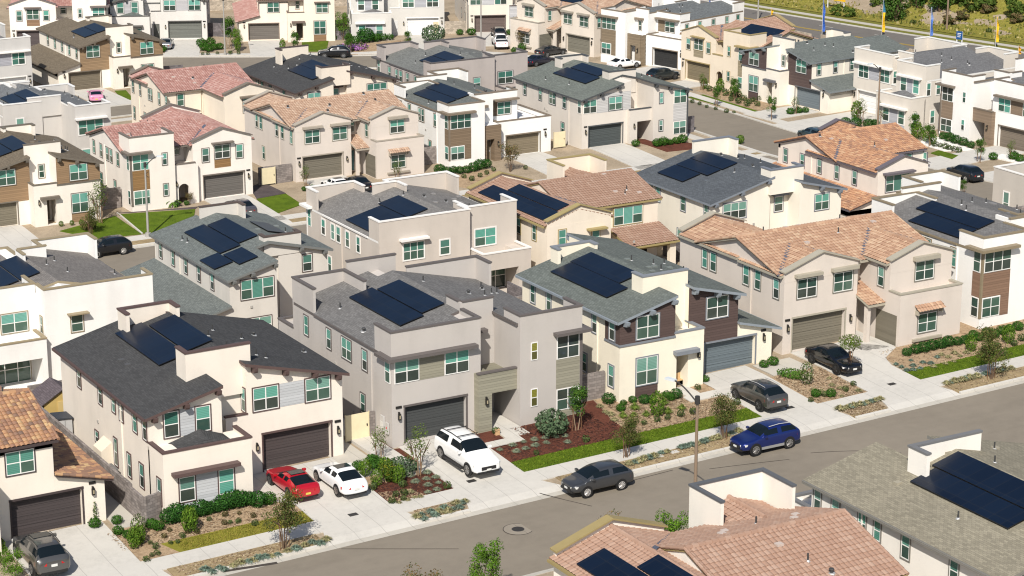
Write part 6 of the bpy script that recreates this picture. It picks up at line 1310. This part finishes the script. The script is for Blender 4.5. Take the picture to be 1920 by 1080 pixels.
for px,nm in (((239.71,272.98),'rust brown bush on the hillside beside the utility pole'),((242.75,270.37),'rust brown bush on the upper hillside'),((242.42,262.75),'rust brown bush at the right edge of the hillside'),((237.28,273.23),'rust brown bush under the utility pole')): hplant('rust_bush',*px,.6,nm,'rust coloured bushes on the hillside')
for k in range(60):
    v=235+rr.uniform(0,130); d=rr.uniform(3,40); hplant('hill_shrub',fc(v)+5+d,v,rr.uniform(.4,.9),'low grassy shrub scattered on the yellow green hillside','scattered low hillside shrubs')
def scatter(name,rects,n,label,cat,mats,kind):
    r=random.Random(name+label); m=MB()
    for _ in range(n):
        u0,u1,v0,v1=r.choice(rects); u=r.uniform(u0,u1); v=r.uniform(v0,v1); z=h(u,v)
        a=r.uniform(0,6.28); d=Vector((math.cos(a),math.sin(a),0)); p=Vector((u,v,z)); mt=r.choice(mats)
        if kind=='blade':
            s=r.uniform(.02,.05); p.z+=.06; t=p+Vector((d.y*.05*r.random(),-d.x*.05*r.random(),r.uniform(.04,.1))); m.face([p-d*s,p+d*s,t],mt)
        else:
            s=r.uniform(.03,.09); e=Vector((-d.y,d.x,0))*s*.4; p.z+=.06+r.uniform(0,.03); k=Vector((0,0,r.uniform(-.02,.04))); m.face([p-d*s-e,p+d*s-e+k,p+d*s+e+k,p-d*s+e],mt)
    return tag(m.build(name,fix=False),label,cat,None,'stuff')
scatter('grass',[(72.4,91.7,122.72,124.56)],9000,'green lawn grass along the front sidewalk before the two middle houses','grass',[leafm((.09,.14,.012)),leafm((.13,.17,.02)),leafm((.055,.10,.01))],'blade')
scatter('grass',[(105.9,133.5,122.72,124.56)],8000,'green lawn grass along the front sidewalk at the right','grass',[leafm((.09,.14,.012)),leafm((.13,.17,.02)),leafm((.055,.10,.01))],'blade')
scatter('grass',[(48.4,57.1,122.74,124.4)],4000,'yellowing lawn grass before the cream house with the red coupe','grass',[leafm((.2,.18,.03)),leafm((.25,.2,.05)),leafm((.13,.14,.02))],'blade')
TC=[plain((.42,.31,.2),.9),plain((.25,.17,.1),.9),plain((.16,.1,.06),.9),plain((.5,.4,.27),.9)]; RC=[plain((.16,.06,.035),.9),plain((.08,.03,.022),.9),plain((.05,.022,.018),.9)]
scatter('mulch',[(45.2,57.0,124.5,127.3),(82.3,91.6,124.6,127.2),(83.3,88.8,127.3,129.7),(96.7,101,122.8,128.4),(106.5,133,124.6,128.7)],9000,'tan bark mulch scattered over the planting beds','mulch',TC,'chip')
scatter('mulch',[(62.6,67.1,122.8,125.8),(72.6,82.2,124.6,127.2),(75.3,81.4,127.3,129.5)],5000,'dark red bark mulch around the big white SUV driveway','mulch',RC,'chip')
scatter('mulch',[(47,56.4,119.5,120.95),(63.3,66.4,119.5,120.95),(73.8,90.9,119.5,120.95),(97.3,100.3,119.5,120.95),(106.7,130,119.5,120.95)],4000,'dry brown litter in the kerbside planting strips','mulch',TC,'chip')
rr=random.Random(8); m=MB(); hm=[leafm((.21,.19,.045)),leafm((.26,.23,.07)),leafm((.15,.16,.035)),leafm((.33,.28,.13)),leafm((.10,.12,.03))]
for _ in range(16000):
    v=210+rr.uniform(0,190); d=rr.uniform(.5,46); u=fc(v)+5.6+d; z=hz(u,v); a=rr.uniform(0,3.14); s=rr.uniform(.1,.3); p=Vector((u,v,z-.03)); q=Vector((math.cos(a),math.sin(a),0))*s; mt=hm[min(4,int(rr.random()**1.2*5))]
    t=p+Vector((rr.uniform(-.15,.15),rr.uniform(-.15,.15),rr.uniform(.12,.5))); m.face([p-q,p+q,t+q*.5,t-q*.5],mt)
tag(m.build('hillside_grass',fix=False),'dry olive and yellow grass covering the hillside beyond the main road','grass',None,'stuff')
# ------------------------------------------------------------------ camera, light, world
cd=bpy.data.cameras.new('camera'); cam=bpy.data.objects.new('camera',cd); COL.objects.link(cam)
cam.location=(0,0,55); cam.rotation_euler=(R(90-16.37),0,R(-30.23)); cd.sensor_width=36; cd.lens=4333.3/1920*36; cd.clip_end=3000; cd.clip_start=1; SC.camera=cam
L=Vector((.65,.77,-.96)).normalized()
sd_=bpy.data.lights.new('sun','SUN'); sd_.energy=4.6; sd_.angle=R(.53); sd_.color=(1,.95,.865); so=bpy.data.objects.new('sun',sd_); COL.objects.link(so); so.rotation_euler=L.to_track_quat('-Z','Y').to_euler()
w=bpy.data.worlds.new('World'); SC.world=w; w.use_nodes=True; nt=w.node_tree; bg=nt.nodes['Background']; sk=nt.nodes.new('ShaderNodeTexSky'); sk.sky_type='NISHITA'; sk.sun_disc=False
el=math.asin(-L.z); az=math.atan2(-L.x,-L.y); sk.sun_elevation=el; sk.sun_rotation=az; sk.air_density=1.0; sk.dust_density=1.2; nt.links.new(sk.outputs[0],bg.inputs[0]); bg.inputs[1].default_value=.085
SC.view_settings.view_transform='Standard'; SC.view_settings.look='None'; SC.view_settings.exposure=0.25; SC.view_settings.gamma=1
SC.cycles.max_bounces=6; SC.cycles.diffuse_bounces=3; SC.cycles.glossy_bounces=3; SC.cycles.use_denoising=True; SC.cycles.filter_width=1.15
